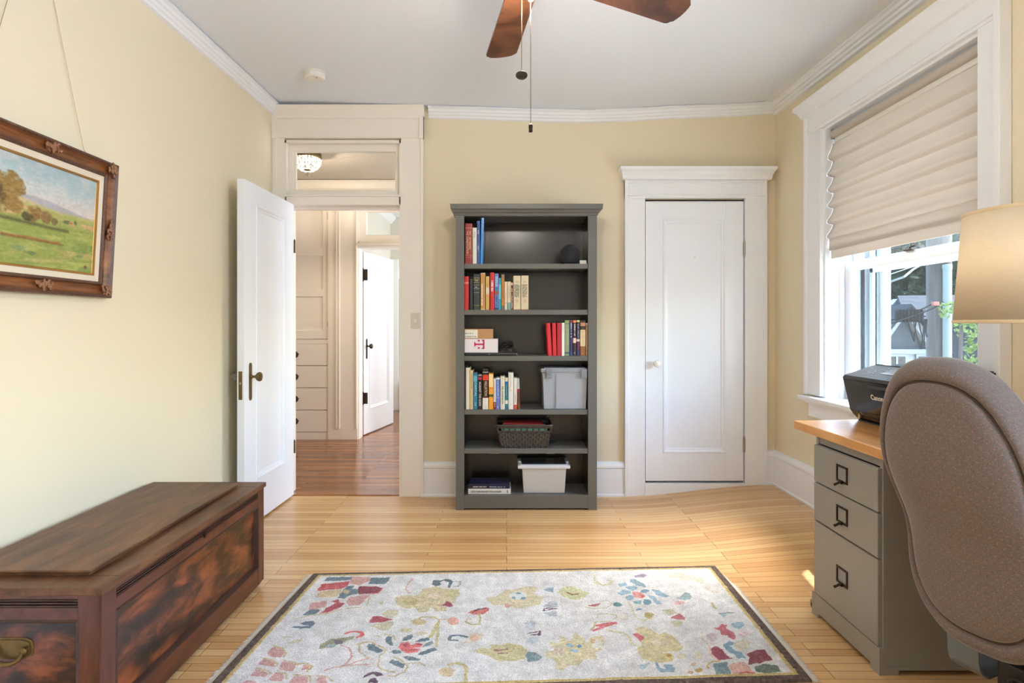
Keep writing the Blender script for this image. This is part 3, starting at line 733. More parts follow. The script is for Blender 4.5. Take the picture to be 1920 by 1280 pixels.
vs = [k.v(r0), k.v(r1), k.v(r1-Vector((0, 0, .15))-Vector((0, 0, 2.2))), k.v(r0-Vector((0, 0, 2.2)))]; k.face(vs)
# sloping roof towards the viewer
k.hexa([tuple(e0-Vector((0, 0, .1))), tuple(e1-Vector((0, 0, .1))), tuple(r1-Vector((0, 0, .1))), tuple(r0-Vector((0, 0, .1))), tuple(e0), tuple(e1), tuple(r1), tuple(r0)])
k.build('roof', shingle, h2)
k = MB(); w0 = op(1742, 596, Y1-2); k.box(w0.x, w0.x+4.5, Y1-1.9, Y1+1, -3, e0.z+.1); k.build('wall', shingle, h2)

pole = thing('utility_pole', 'weathered wooden utility pole with a pale conduit outside the window', 'pole', (6.8, 9, -3))
pw = wood('pole_wood', [(.3, (42, 38, 34)), (.5, (58, 53, 48)), (.7, (68, 63, 57))], .95, (10, 10, .6), 3)
pc = op(1774, 600, 9.0)
k = MB(); k.tube([(pc.x+.0, 9.15, -3), (pc.x, 9.15, 4.5)], .165, 20); k.build('post', pw, pole, smooth=True)
k = MB(); k.tube([(pc.x-.03, 8.94, -3), (pc.x-.03, 8.94, op(1770, 497, 9).z)], .058, 14); k.lathe([(.066, 0), (.066, .06), (.058, .07)], (pc.x-.03, 8.94, op(1770, 505, 9).z), seg=14)
k.build('conduit', mat('pale_conduit', (84, 93, 88), .5), pole, smooth=True)
k = MB(); a = op(1755, 569, 8.8); k.box(a.x-.05, a.x+.04, 8.78, 8.84, a.z-.03, a.z+.03, .01); k.build('marker', mat('orange_marker', (106, 46, 28), .6), pole)
def sag(p, q, s, n=10): return [p.lerp(q, i/n)-Vector((0, 0, s*4*(i/n)*(1-i/n))) for i in range(n+1)]
wires = [((1640, 605), (1755, 566), .05, .010), ((1640, 613), (1755, 575), .03, .012), ((1755, 566), (1900, 558), .05, .012), ((1755, 574), (1900, 545), .02, .01)]
for i, (p, q, s_, r_) in enumerate(wires):
    k = MB(); YW = (8.84, 8.66, 8.95, 8.86)[i]; k.tube(sag(op(*p, YW), op(*q, YW), s_), r_, 6)
    tag(k.build('cable', M['matteblack'], smooth=True), ['lower black cable running left of the utility pole' if i == 1 else 'upper black cable running left of the utility pole', '', 'sagging black cable running right of the utility pole', 'rising black cable running right of the utility pole'][i] or 'lower black cable running left of the utility pole', 'cable', 'cables strung past the pole')
sb = thing('splice_case', 'black cable splice case hanging in front of the garage gable', 'cable box', tuple(op(1718, 590, 8.8)))
k = MB(); a = op(1693, 600, 8.6); b2 = op(1743, 578, 8.6); k.box(a.x, b2.x, 8.70, 8.80, a.z-.02, b2.z-.02, .03)
for t in np.linspace(.1, .9, 7): k.box(a.x+(b2.x-a.x)*t-.012, a.x+(b2.x-a.x)*t+.012, 8.693, 8.807, a.z-.028, b2.z-.012, .004)
k.build('case', M['matteblack'], sb)
for px_s in (1702, 1734):
    t_s = (px_s-1640)/115; k = MB(); k.tube([op(px_s, 605-39*t_s, 8.84)-Vector((0, 0, .2*t_s*(1-t_s))), op(px_s, 581, 8.75), op(px_s, 613-38*t_s, 8.66)-Vector((0, 0, .12*t_s*(1-t_s)))], .006, 6); k.build('hanger_strap', M['matteblack'], sb)
k = MB()
for (x0_, x1_, yb) in ((1702, 1722, 640), (1712, 1738, 655), (1722, 1740, 648), (1730, 1742, 632)):
    pts = [op(x0_+(x1_-x0_)*t+4*math.sin(5*t), 598+(yb-598)*math.sin(PI*t)**.8, 8.56) for t in np.linspace(0, 1, 12)]; k.tube(pts, .008, 6)
k.build('cable_loops', M['matteblack'], sb, smooth=True)
k = MB(); k.tube([op(1640, 535, 8.955), op(1670, 528, 8.955), op(1695, 519, 8.6), op(1712, 505, 8.955), op(1726, 497, 8.955), op(1775, 489, 8.955), op(1850, 474, 8.955)], .016, 8)
k.tube([op(1640, 524, 8.955), op(1726, 495, 8.955), op(1850, 470, 8.955)], .008, 6)
tag(k.build('service_wire', mat('pale_wire', (92, 95, 95), .6), smooth=True), 'pale looping service wire high across the window view', 'wire')

def foliage(name, label, cat, blobs, n, size, mt, trunk=None, seed=1, group=None):
    rnd = random.Random(seed); k = MB(); tot = sum(b[3]*b[4]*b[5] for b in blobs)**1
    for (x, y, z, rx, ry, rz) in blobs:
        cnt = int(n*(rx*ry*rz)/tot)
        for i in range(cnt):
            d = Vector((rnd.gauss(0, 1), rnd.gauss(0, 1), rnd.gauss(0, 1))).normalized()*(rnd.random()**.35)
            p = Vector((x+d.x*rx, y+d.y*ry, z+d.z*rz))
            nrm = Vector((rnd.gauss(0, 1), rnd.gauss(0, 1), rnd.gauss(.4, 1))).normalized(); a = nrm.orthogonal().normalized(); b2 = nrm.cross(a)
            r = size*(.6+rnd.random()*.8); an = rnd.random()*6.28; a, b2 = a*math.cos(an)+b2*math.sin(an), b2*math.cos(an)-a*math.sin(an)
            k.face([k.v(p-a*r), k.v(p-b2*r*.45), k.v(p+a*r), k.v(p+b2*r*.45)])
    o = thing(name, label, cat, (blobs[0][0], blobs[0][1], -3), group)
    k.build('foliage', mt, o)
    if trunk:
        k = MB(); k.tube([(blobs[0][0], blobs[0][1], -3), (blobs[0][0]+.1, blobs[0][1], blobs[0][2])], [trunk, trunk*.6], 10); k.build('trunk', pw, o)
    return o
def leaf(name, c, tr=.35):
    m_, n1, b1 = new_mat(name); out = n1.nodes['Material Output']; mp1 = mapping(n1); no = N(n1, 'ShaderNodeTexNoise', Scale=.9, Detail=3.0)
    n1.links.new(mp1.outputs[0], no.inputs['Vector']); l = s2l(c); r1_ = N(n1, 'ShaderNodeMix', data_type='RGBA')
    r1_.inputs[6].default_value = tuple(x*.6 for x in l)+(1,); r1_.inputs[7].default_value = tuple(x*1.4 for x in l)+(1,)
    n1.links.new(no.outputs['Fac'], r1_.inputs[0]); n1.links.new(r1_.outputs[2], b1.inputs['Base Color']); b1.inputs['Roughness'].default_value = .6; b1.inputs['Specular IOR Level'].default_value = .1
    t1 = N(n1, 'ShaderNodeBsdfTranslucent'); n1.links.new(r1_.outputs[2], t1.inputs[0]); ms = N(n1, 'ShaderNodeMixShader'); ms.inputs[0].default_value = tr
    n1.links.new(b1.outputs[0], ms.inputs[1]); n1.links.new(t1.outputs[0], ms.inputs[2]); n1.links.new(ms.outputs[0], out.inputs[0]); return m_
lf_dark = leaf('dark_leaves', (28, 42, 29)); lf_light = leaf('light_leaves', (70, 88, 46), .5)
foliage('tree', 'tall dark green tree rising behind the garage ridge', 'tree', [(15, 21, 2.6, 3.4, 2, 3.4), (13, 22, 4.6, 2.8, 2, 3), (15.5, 21.5, .8, 3.4, 1.6, 2.2)], 9000, .22, lf_dark, .3, 1, 'trees beyond the garage')
foliage('tree', 'dark green tree behind the utility pole at right', 'tree', [(22.6, 27, 3.0, 3.4, 2, 3.6), (21.6, 28, 6.2, 3.2, 2, 2.5)], 8000, .22, lf_dark, .3, 2, 'trees beyond the garage')
br_ = op(1800, 600, 6.8)
foliage('shrub', 'pale green leafy branches beside the utility pole', 'shrub', [(br_.x-.08, 6.8, br_.z+.12, .16, .2, .10), (br_.x+.12, 6.8, br_.z-.12, .17, .2, .13), (br_.x+.2, 6.8, br_.z-.38, .14, .2, .2), (br_.x+.25, 6.9, br_.z-.8, .22, .2, .3)], 520, .035, lf_light, .03, 3)

# ------------------------------------------------------------------ bookcase and what stands in it
BY = 3.87                     # front plane
BXL, BXR = -.339, .604
SH = [1.650, 1.341, 1.032, .672, .411]   # tops of the loose shelves
B0 = .100
def bx(px, Y=3.885): return (px-CX)*Y/F
def bz(py, Y=3.885): return CZ-(py-CY)*Y/F
bc = thing('bookcase', 'tall dark grey wooden bookcase with a moulded top against the back wall', 'bookcase', ((BXL+BXR)/2, 4.02, 0))
G = M['bookcase']; DK = M['bookback']
IXL, IXR = -.285, .545
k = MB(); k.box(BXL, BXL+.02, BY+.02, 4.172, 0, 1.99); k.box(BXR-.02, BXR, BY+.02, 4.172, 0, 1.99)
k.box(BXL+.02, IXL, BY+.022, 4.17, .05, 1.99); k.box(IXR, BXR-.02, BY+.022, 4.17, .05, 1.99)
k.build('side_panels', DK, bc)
k = MB(); k.box(BXL-.001, IXL, BY, BY+.024, 0, 1.985, .002); k.box(IXR, BXR+.001, BY, BY+.024, 0, 1.985, .002)
k.box(IXL, IXR, BY, BY+.024, 1.968, 2.0, .002); k.box(IXL, IXR, BY, BY+.024, .012, B0, .002)
k.build('face_frame', G, bc)
k = MB(); 
loops = []
for a_, b2 in [(0, 1.972), (.006, 1.974), (.008, 1.985), (.018, 1.992), (.022, 2.004), (.03, 2.010), (.034, 2.012), (.036, 2.042), (.034, 2.044)]:
    loops.append([k.v(p) for p in ((BXL-a_, 4.175, b2), (BXL-a_, BY-a_, b2), (BXR+a_, BY-a_, b2), (BXR+a_, 4.175, b2))])
for A, B in zip(loops, loops[1:]):
    for i in range(3): k.face([A[i], A[i+1], B[i+1], B[i]])
k.face(loops[-1]); k.box(IXL, IXR, BY+.02, 4.16, 1.975, 1.99)
k.build('cornice', G, bc)
k = MB()
hy0, hz1 = 4.160, .345
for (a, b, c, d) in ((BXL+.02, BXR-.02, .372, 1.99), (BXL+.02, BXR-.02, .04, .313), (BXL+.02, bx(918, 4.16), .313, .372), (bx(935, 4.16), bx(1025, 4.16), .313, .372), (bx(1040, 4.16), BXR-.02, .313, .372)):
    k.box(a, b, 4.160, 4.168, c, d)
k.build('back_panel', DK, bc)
k = MB(); k.box(BXL+.02, BXR-.02, BY+.024, 4.16, B0-.022, B0); k.build('bottom_board', G, bc)
for i, z in enumerate(SH):
    k = MB(); k.box(IXL+.001, IXR-.001, BY+.006, 4.158, z-.033, z, .0015); k.build('shelf', G, bc)

inks = {}
def paint(c, rough=.45):
    key = (c, rough)
    if key not in inks: inks[key] = mat('print_%d_%d_%d' % c, c, rough, var=.04, vscale=20)
    return inks[key]
PAGE = mat('page_block', (222, 212, 190), .8, var=.08, vscale=400)
def marks(parent, x0, x1, z0, z1, Y, c, seed, lines=1, horiz=False, name='spine_title'):
    """rows of small letter-like strokes"""
    rnd = random.Random(seed); k = MB(); n = 0
    if horiz:
        lh = (z1-z0)/lines
        for l in range(lines):
            x = x0
            while x < x1-.004:
                w_ = rnd.choice((.0022, .003, .0036)); hh_ = lh*rnd.choice((.62, .62, .45))
                if rnd.random() > .16: k.box(x, min(x1, x+w_), Y-.0006, Y, z0+l*lh+lh*.12, z0+l*lh+lh*.12+hh_)
                x += w_+.0016
    else:
        lw = (x1-x0)/lines
        for l in range(lines):
            z = z1
            while z > z0+.004:
                h_ = rnd.choice((.0024, .0032, .004)); w_ = lw*rnd.choice((.7, .7, .5))
                if rnd.random() > .14: k.box(x0+l*lw+lw*.12, x0+l*lw+lw*.12+w_, Y-.0006, Y, z-h_, z)
                z -= h_+.0018
    return k.build(name, paint(c), parent)
def book(label, px0, px1, pyt, zb, c, bands=(), title=None, Y=3.885, depth=.15, lean=0., group=None, rough=.4, name='book', round_=True, mk=None, cat='book'):
    """upright book; px0..px1 spine edges, pyt spine top in the photo; bands (v0,v1,colour)"""
    x0, x1 = bx(px0, Y)+.0004, bx(px1, Y)-.0004; h = bz(pyt, Y)-zb; z0 = zb+.0005
    k = MB(); wd = x1-x0; rb_ = min(.004, wd*.25) if round_ else .0008
    pts = [(x0, Y+rb_), (x0+rb_*.4, Y+rb_*.35), (x0+wd*.3, Y), (x1-wd*.3, Y), (x1-rb_*.4, Y+rb_*.35), (x1, Y+rb_), (x1, Y+depth), (x1-.0022, Y+depth), (x1-.0022, Y+rb_+.004), (x0+.0022, Y+rb_+.004), (x0+.0022, Y+depth), (x0, Y+depth)]
    k.prism(pts, 'z', z0, z0+h)
    ob = k.build(name, paint(c, rough)); tag(ob, label, cat, group)
    k = MB(); k.box(x0+.0024, x1-.0024, Y+rb_+.004, Y+depth-.004, z0+.003, z0+h-.004); k.build('pages', PAGE, ob)
    if bands:
        cs = sorted({b[2] for b in bands}); k = MB()
        for v0, v1, cc in bands:
            b0, b1 = z0+v0*h, z0+v1*h
            P = [(q[0]+(-.0003 if q[0] < (x0+x1)/2 else .0003), q[1]-.0004) for q in pts[:6]]+[(x1+.0003, Y+.02), (x0-.0003, Y+.02)]
            k.prism(P, 'z', b0+.0002, b1-.0002, cs.index(cc))
        k.build('spine_print', [paint(q, rough) for q in cs], ob)
    if title:
        for (s_, v0, v1, col_, frac, off) in title:
            ln = (v1-v0)*h
            text(s_, 'spine_title', paint(col_), ob, (x0+wd*off, Y-.0012, z0+(v0+v1)/2*h), (0, 0, -1), (1, 0, 0), wd*frac, width=ln)
    if mk:
        for i, (u0, u1, v0, v1, col_, lines) in enumerate(mk):
            marks(ob, x0+u0*wd, x0+u1*wd, z0+v0*h, z0+v1*h, Y-.0006, col_, hash(label) % 97+i if False else int(px0*7+i), lines)
    if lean:
        R_ = Matrix.Translation((x1, 0, z0)) @ Matrix.Rotation(math.radians(lean), 4, 'Y') @ Matrix.Translation((-x1, 0, -z0))
        ob.matrix_world = R_
    return ob
W_ = (238, 234, 226)
S1, S2, S3, S4, S5 = SH
g1 = 'books on the top shelf'
book('thick dark red hardback titled The Constitution on the top shelf', 872, 885.9, 419, S1, (138, 38, 36), [(.88, .9, (190, 120, 70)), (.2, .215, (190, 120, 70)), (.155, .165, (190, 120, 70))], [('THE CONSTITUTION', .24, .82, (226, 190, 160), .42, .30)], mk=[(.58, .78, .36, .8, (240, 190, 120), 1)], group=g1, depth=.19)
book('plain white spine beside the dark red hardback on the top shelf', 886.2, 894, 426.8, S1, (214, 214, 202), mk=[(.3, .65, .72, .9, (120, 140, 130), 1)], group=g1, round_=False)
book('dark blue thin book next to the white spine on the top shelf', 894.3, 899.9, 414, S1, (52, 82, 148), mk=[(.2, .7, .68, .78, (210, 214, 228), 1), (.2, .7, .28, .42, (190, 196, 216), 1)], group=g1, round_=False)
o = book('bright blue glossy folder, tallest item on the top shelf', 900.6, 905.2, 408.5, S1, (46, 118, 196), [(0.0, 1, (66, 140, 214))], lean=1.2, group=g1, rough=.2, round_=False, depth=.2)

g2 = 'books on the second shelf'
book('bright red hardback with two cream lines, first on the second shelf', 869.9, 879, 518, S2, (186, 30, 28), [(.8, .825, (226, 150, 130)), (.775, .785, (232, 190, 160))], group=g2)
book('slim black book beside the bright red hardback', 880.4, 886.6, 522.8, S2, (32, 32, 38), [(.66, .665, (90, 96, 110)), (.72, .725, (90, 96, 110))], group=g2)
book('thick dark green hardback with gold bands and a clover rule', 887.6, 899.8, 513.8, S2, (50, 60, 60), [(.89, .9, (190, 176, 120)), (.84, .85, (196, 170, 90)), (.76, .77, (196, 170, 90)), (.69, .7, (170, 164, 130)), (.59, .6, (180, 186, 150)), (.48, .487, (200, 204, 170)), (.12, .13, (196, 170, 90))], mk=[(.25, .75, .78, .83, (206, 180, 100), 2), (.2, .8, .61, .64, (220, 220, 190), 1)], group=g2, rough=.25)
book('cream book with brown strip and white letters down the spine', 901, 909.9, 511.6, S2, (216, 206, 180), [(.02, .98, (190, 140, 74))], mk=[(.12, .58, .1, .7, (240, 232, 214), 1), (.68, .92, .06, .94, (120, 112, 90), 1)], group=g2)
book('mustard yellow paperback with a pale square patch', 911, 917.4, 518, S2, (206, 168, 96), [(.46, .66, (214, 204, 184)), (.37, .44, (220, 150, 80))], mk=[(.3, .7, .7, .78, (120, 80, 40), 1)], group=g2, round_=False)
book('tall scarlet book with white capital letters across its spine', 918.8, 926.9, 510.8, S2, (206, 38, 42), mk=[(.15, .9, .48, .78, (246, 220, 216), 1), (.35, .65, .12, .3, (150, 24, 28), 1)], group=g2)
book('blue paperback with a picture and white print down the spine', 927.6, 934.8, 512.8, S2, (108, 132, 196), [(.42, .52, (150, 80, 60)), (.54, .62, (60, 110, 160)), (.0, .06, (50, 70, 110))], mk=[(.15, .85, .64, .92, (214, 222, 240), 2), (.2, .8, .08, .4, (40, 56, 110), 1)], group=g2, round_=False)
book('slim turquoise book between the blue and the ochre ones', 935.2, 939.4, 521, S2, (40, 158, 186), [(.34, .8, (110, 196, 208))], group=g2, round_=False)
book('ochre brown paperback with grey ends, beside the turquoise book', 940.2, 945.7, 514.5, S2, (180, 122, 52), [(.89, 1, (140, 116, 90)), (0, .12, (104, 100, 90))], mk=[(.3, .6, .2, .85, (130, 80, 34), 1)], group=g2, round_=False)
book('short cream paperback, nearer the ochre one of two alike', 946.2, 951.1, 527.9, S2, (224, 206, 180), mk=[(.35, .7, .35, .65, (150, 140, 120), 1), (.3, .7, .2, .28, (190, 60, 60), 1)], group=g2, round_=False)
book('short cream paperback with a teal foot on the second shelf', 951.6, 957.8, 527.9, S2, (222, 204, 170), [(0, .26, (116, 164, 160))], mk=[(.35, .65, .4, .85, (150, 136, 110), 1)], group=g2, round_=False)
book('short dark red book with cream letters beside the boxed pair', 958.4, 961.8, 529.8, S2, (92, 36, 36), [(.9, 1, (226, 180, 170))], mk=[(.05, .95, .03, .8, (236, 200, 180), 1)], group=g2, round_=False)
for j, (a, b, tt) in enumerate(((962.6, 976.2, 517), (977, 991, 516.6))):
    book(['wide cream volume with crowded dark print, left of the matching pair', 'wide cream volume with crowded dark print and pink edge, right of the pair'][j], a, b, tt, S2, (214, 202, 170), [(.0, .015, (170, 70, 80))], mk=[(.12, .85, .36, .74, (60, 62, 54), 5), (.3, .7, .78, .84, (190, 140, 120), 2), (.3, .7, .2, .3, (200, 150, 130), 2)], group=g2, depth=.19, round_=False)

g3 = 'books on the third shelf'
for j, (a, b, tt, ln) in enumerate(((1027.5, 1035.2, 605.3, -3.2), (1036.3, 1043.7, 605.3, -1.4), (1044.3, 1052.3, 605.3, -.2))):
    book(['red cloth volume leaning, leftmost of three alike on the third shelf', 'red cloth volume, middle one of three alike on the third shelf', 'red cloth volume beside the white spine on the third shelf'][j], a, b, tt, S3, [(206, 40, 52), (200, 34, 46), (176, 26, 42)][j], [(v, v+.006, (160, 26, 36)) for v in (.9, .84, .72, .66, .56, .44)], lean=ln, group=g3, rough=.5)
book('narrow white spine beside the red cloth volumes', 1053, 1058.6, 605, S3, (232, 222, 216), mk=[(.4, .6, .52, .535, (60, 50, 50), 1)], group=g3, round_=False)
book('wide green book with dark blue foot on the third shelf', 1059.2, 1067.4, 600.3, S3, (134, 154, 104), [(.06, .1, (50, 76, 110)), (.89, .905, (60, 76, 70)), (.12, .85, (142, 150, 122))], mk=[(.55, .8, .3, .75, (180, 206, 120), 1)], group=g3, round_=False)
book('navy paperback with a white ring on its spine', 1068, 1073.8, 600.3, S3, (48, 50, 96), [(.93, 1, (120, 50, 76)), (0, .12, (50, 72, 130))], mk=[(.25, .75, .58, .92, (206, 210, 230), 1), (.2, .8, .5, .55, W_, 1)], group=g3)
book('dark maroon paperback with an orange top band', 1074.4, 1080.4, 600.3, S3, (56, 32, 42), [(.93, 1, (226, 120, 80)), (.36, .5, (226, 190, 180))], mk=[(.25, .85, .55, .9, (214, 206, 200), 1), (.3, .7, .05, .1, (230, 180, 170), 1)], group=g3)
book('black paperback with yellow top band and magenta letters', 1081, 1087.2, 600.3, S3, (40, 38, 52), [(.95, 1, (220, 200, 130)), (.4, .47, (206, 190, 186)), (0, .14, (40, 56, 100))], mk=[(.25, .75, .5, .92, (150, 150, 170), 1), (.2, .9, .16, .38, (160, 40, 100), 1)], group=g3)
book('thick book with a face at the top and cream middle', 1088, 1098.2, 600.8, S3, (52, 40, 34), [(.27, .74, (226, 206, 164)), (0, .27, (152, 96, 48)), (.84, .94, (196, 140, 104)), (.96, 1, (70, 50, 40))], mk=[(.35, .6, .3, .7, (196, 170, 130), 1), (.4, .6, .03, .07, (240, 220, 190), 1)], group=g3)
book('thin tan booklet against the right side of the third shelf', 1099, 1101.6, 605.5, S3, (196, 150, 104), [(.95, 1, (220, 220, 214))], group=g3, round_=False)

g4 = 'books on the fourth shelf'
book('black spine at the left end of the fourth shelf', 870, 872.8, 689, S4, (26, 26, 28), group=g4, round_=False)
book('tall thick ivory book, second on the fourth shelf', 873.2, 880.6, 689.5, S4, (218, 206, 184), group=g4, depth=.19)
book('tan book with faint dark print beside the tall ivory one', 881, 887, 694.3, S4, (204, 178, 130), mk=[(.4, .75, .5, .92, (120, 104, 70), 1)], group=g4, round_=False)
book('teal paperback with white capitals on the fourth shelf', 887.6, 895.2, 699, S4, (28, 116, 146), [(.76, .92, (90, 170, 186))], [('CAPITAL', .36, .74, (214, 232, 236), .62, .55), ('24', .1, .2, (200, 228, 232), .62, .5)], group=g4, round_=False, rough=.3)
book('black book lettered AGAINST THE GODS in white', 896, 903.6, 702.8, S4, (24, 22, 24), [(.86, .93, (170, 40, 70)), (.98, 1, (200, 190, 190))], [('AGAINST THE GODS', .1, .8, (236, 232, 230), .8, .5)], group=g4, round_=False, rough=.3)
book('thick black and red book titled VALUATION with white foot', 904.6, 915.6, 693.6, S4, (26, 20, 18), [(.0, .29, (222, 214, 200)), (.29, .305, (190, 80, 90)), (.74, .88, (206, 56, 44)), (.93, .96, (150, 140, 140))], [('VALUATION', .34, .72, (232, 180, 140), .7, .55)], group=g4, rough=.25, depth=.19)
book('orange and white book with a dark green patch', 916.6, 924.8, 700, S4, (232, 156, 46), [(.62, .97, (240, 206, 150)), (.345, .42, (60, 70, 32)), (.56, .62, (226, 130, 30))], group=g4, round_=False, rough=.3)
book('pale book with a red patterned foot on the fourth shelf', 925.4, 930, 710, S4, (216, 206, 200), [(0, .24, (126, 30, 32))], mk=[(.2, .8, .02, .2, (220, 190, 180), 1), (.3, .6, .3, .9, (190, 170, 160), 1)], group=g4, round_=False)
book('blue book with white top and white lettering', 930.4, 937.2, 708.3, S4, (98, 122, 190), [(.95, 1, (226, 226, 236)), (.36, .37, (210, 214, 236))], mk=[(.3, .7, .4, .9, (196, 206, 236), 1), (.3, .7, .03, .1, (214, 220, 240), 1)], group=g4, round_=False)
book('wide cream book with grey capitals down its spine', 938, 946.8, 705.5, S4, (216, 210, 194), None or (), mk=[(.3, .75, .15, .74, (130, 132, 118), 1), (.4, .6, .9, .95, (150, 120, 110), 1)], group=g4)
book('slim teal and white banded book on the fourth shelf', 947.2, 952.4, 708, S4, (40, 116, 132), [(.88, 1, (226, 206, 180)), (.8, .87, (20, 108, 160)), (.17, .29, (220, 216, 206)), (.3, .36, (24, 124, 120))], mk=[(.35, .65, .42, .78, (160, 196, 196), 1)], group=g4, round_=False)
book('tall white book with a small black emblem midway', 953, 962.8, 698.8, S4, (222, 220, 212), mk=[(.38, .62, .5, .53, (30, 30, 30), 1), (.4, .6, .6, .95, (190, 176, 160), 1), (.4, .6, .1, .16, (160, 160, 156), 1)], group=g4)
book('white book with an orange red foot near the end of the row', 963.4, 969.4, 708.5, S4, (222, 214, 200), [(0, .15, (190, 70, 44))], mk=[(.35, .65, .2, .5, (170, 130, 110), 1), (.4, .7, .05, .09, (240, 220, 210), 1)], group=g4, round_=False)
book('brown illustrated paperback leaning at the end of the row', 971, 975.6, 709, S4, (92, 60, 40), [(.55, .66, (150, 40, 56)), (.66, 1, (176, 182, 180)), (.0, .26, (122, 62, 34))], lean=-1.8, group=g4, round_=False)

# round speaker ball and small plug on the top shelf
r_ = .071; sx, sz = bx(1069, 3.95), S1
sp = thing('smart_speaker', 'charcoal fabric ball shaped speaker on the top shelf', 'speaker', (sx, 3.95, S1))
k = MB(); k.lathe([(0, .002)]+[(r_*math.sin(a), r_*.97-r_*math.cos(a)) for a in np.linspace(.5, PI, 22)][:-1]+[(0, r_*1.97)], (sx, 3.95, sz), seg=36); k.build('fabric_body', fabric('speaker_fabric', (40, 42, 48), c2=(28, 30, 34)), sp, smooth=True)
k = MB(); k.lathe([(0, 0), (.036, 0), (.038, .006), (.03, .008), (0, .008)], (sx, 3.95, sz), seg=24); k.build('base', M['black'], sp)
k = MB(); k.box(bx(1088), bx(1100.5), 3.90, 3.93, S1, S1+.026, .003); tag(k.build('power_plug', M['whiteplastic']), 'small white plug lying beside the ball shaped speaker', 'plug')

# third shelf: tray, parcel boxes, cable heap
k = MB(); k.box(IXL+.004, bx(970.6), 3.885, 4.12, S3, S3+.0205, .006); lap = k.build('laptop', mat('laptop_black', (20, 20, 22), .35, var=.1)); tag(lap, 'thin closed black laptop under the white and brown boxes', 'laptop')
k = MB(); k.box(bx(916), bx(919), 3.8835, 3.8855, S3+.009, S3+.012); k.box(bx(968.6), bx(970), 3.8835, 3.8855, S3+.005, S3+.015); k.build('port', M['steel'], lap)
z1_ = S3+.0215
k = MB(); k.box(IXL+.002, bx(933.4), 3.890, 4.05, z1_, z1_+.092, .0015); wb = k.build('carton', mat('white_carton', (226, 218, 222), .5)); tag(wb, 'white carton with a magenta T emblem on the third shelf', 'box')
mg = paint((196, 24, 96)); k = MB(); Yf = 3.889
ex0, ex1 = bx(889), bx(908.4); ec = bz(645.3); hh_ = .03
def eb(a, b, c, d): k.box(ex0+a*(ex1-ex0), ex0+b*(ex1-ex0), Yf, Yf+.002, ec+c*.034, ec+d*.034)
eb(.1, .95, -.16, .16); eb(.85, 1, -.92, .92); eb(.0, .08, -.5, .5); eb(.08, .16, -.3, .3); eb(.7, .88, .78, .92); eb(.7, .88, -.92, -.78); eb(.80, .9, .6, .8); eb(.80, .9, -.8, -.6); eb(.36, .54, .56, .88); eb(.36, .54, -.88, -.56)
k.build('emblem', mg, wb)
z2_ = z1_+.0925
k = MB(); k.box(IXL+.002, bx(924), 3.897, 4.04, z2_, z2_+.067, .0015); cb = k.build('carton', mat('kraft_carton', (184, 140, 98), .8, var=.08)); tag(cb, 'small brown cardboard box with a white address sticker, on the white carton', 'box')
k = MB(); k.box(IXL+.003, bx(895.5), 3.8955, 3.8975, z2_+.006, z2_+.061); st_ = k.build('sticker', paint((226, 222, 210)), cb)
marks(cb, IXL+.004, bx(888), z2_+.032, z2_+.042, 3.8952, (40, 40, 46), 5, 1, True, 'sticker_print'); marks(cb, IXL+.006, bx(893), z2_+.012, z2_+.021, 3.8952, (50, 50, 56), 6, 1, True, 'sticker_print')
ch = thing('cable_bundle', 'heap of coiled glossy black cables on the closed laptop', 'cables', (bx(951), 3.95, z1_))
rnd = random.Random(4); k = MB()
for i in range(7):
    c = Vector((bx(950+rnd.uniform(-5, 6)), 3.935+rnd.uniform(-.01, .03), z1_+.027+i*.006)); A = rnd.uniform(.022, .045)*(1-i*.06); tilt = rnd.uniform(-.5, .5)
    pts = [c+Vector((A*math.cos(t), A*.6*math.sin(t), A*.35*math.sin(t*1.0+tilt))) for t in np.linspace(0, 2*PI, 22)[:-1]]
    k.tube(pts, .0035, 8, closed=True)
k.build('cable_coils', M['gloss'], ch, smooth=True)
k = MB(); k.box(bx(940), bx(960), 3.915, 3.96, z1_, z1_+.024, .003); k.build('power_brick', M['black'], ch)

# fourth shelf: latching bin
bn = thing('storage_bin', 'grey plastic lidded tote with clip latches on the fourth shelf', 'storage bin', ((bx(1016)+IXR)/2, 4.0, S4))
gp = mat('grey_tote_plastic', (158, 162, 170), .4, var=.03)
xa, xb_ = bx(1017.5, 3.89), IXR-.003; zt_ = S4+.243
def tub(k, x0, x1, y0, y1, z0, z1, tp):   # tapered body, wider at the top
    k.hexa([(x0+tp, y0+tp, z0), (x1-tp, y0+tp, z0), (x1-tp, y1-tp, z0), (x0+tp, y1-tp, z0), (x0, y0, z1), (x1, y0, z1), (x1, y1, z1), (x0, y1, z1)], .004)
k = MB(); tub(k, xa, xb_, 3.888, 4.14, S4+.001, zt_, .008); k.box(bx(1043), bx(1043.8), 3.884, 3.893, S4+.01, zt_-.002); k.box(xa-.004, xb_, 3.884, 4.142, zt_-.004, zt_+.004, .002)
k.build('body', gp, bn)
k = MB(); k.box(xa-.012, xb_, 3.880, 4.145, zt_+.004, zt_+.032, .008); k.box(xa+.01, xb_-.01, 3.89, 4.13, zt_+.03, zt_+.036, .002); k.build('lid', mat('grey_tote_lid', (142, 145, 152), .4, var=.03), bn)
for a, b in ((1023.5, 1034.5), (1089, 1100)):
    k = MB(); k.box(bx(a), bx(b), 3.870, 3.882, zt_-.032, zt_+.028, .003); k.box(bx(a+1), bx(b-1), 3.866, 3.872, zt_-.008, zt_+.004, .002); k.build('latch', mat('latch_plastic', (126, 129, 136), .4), bn)

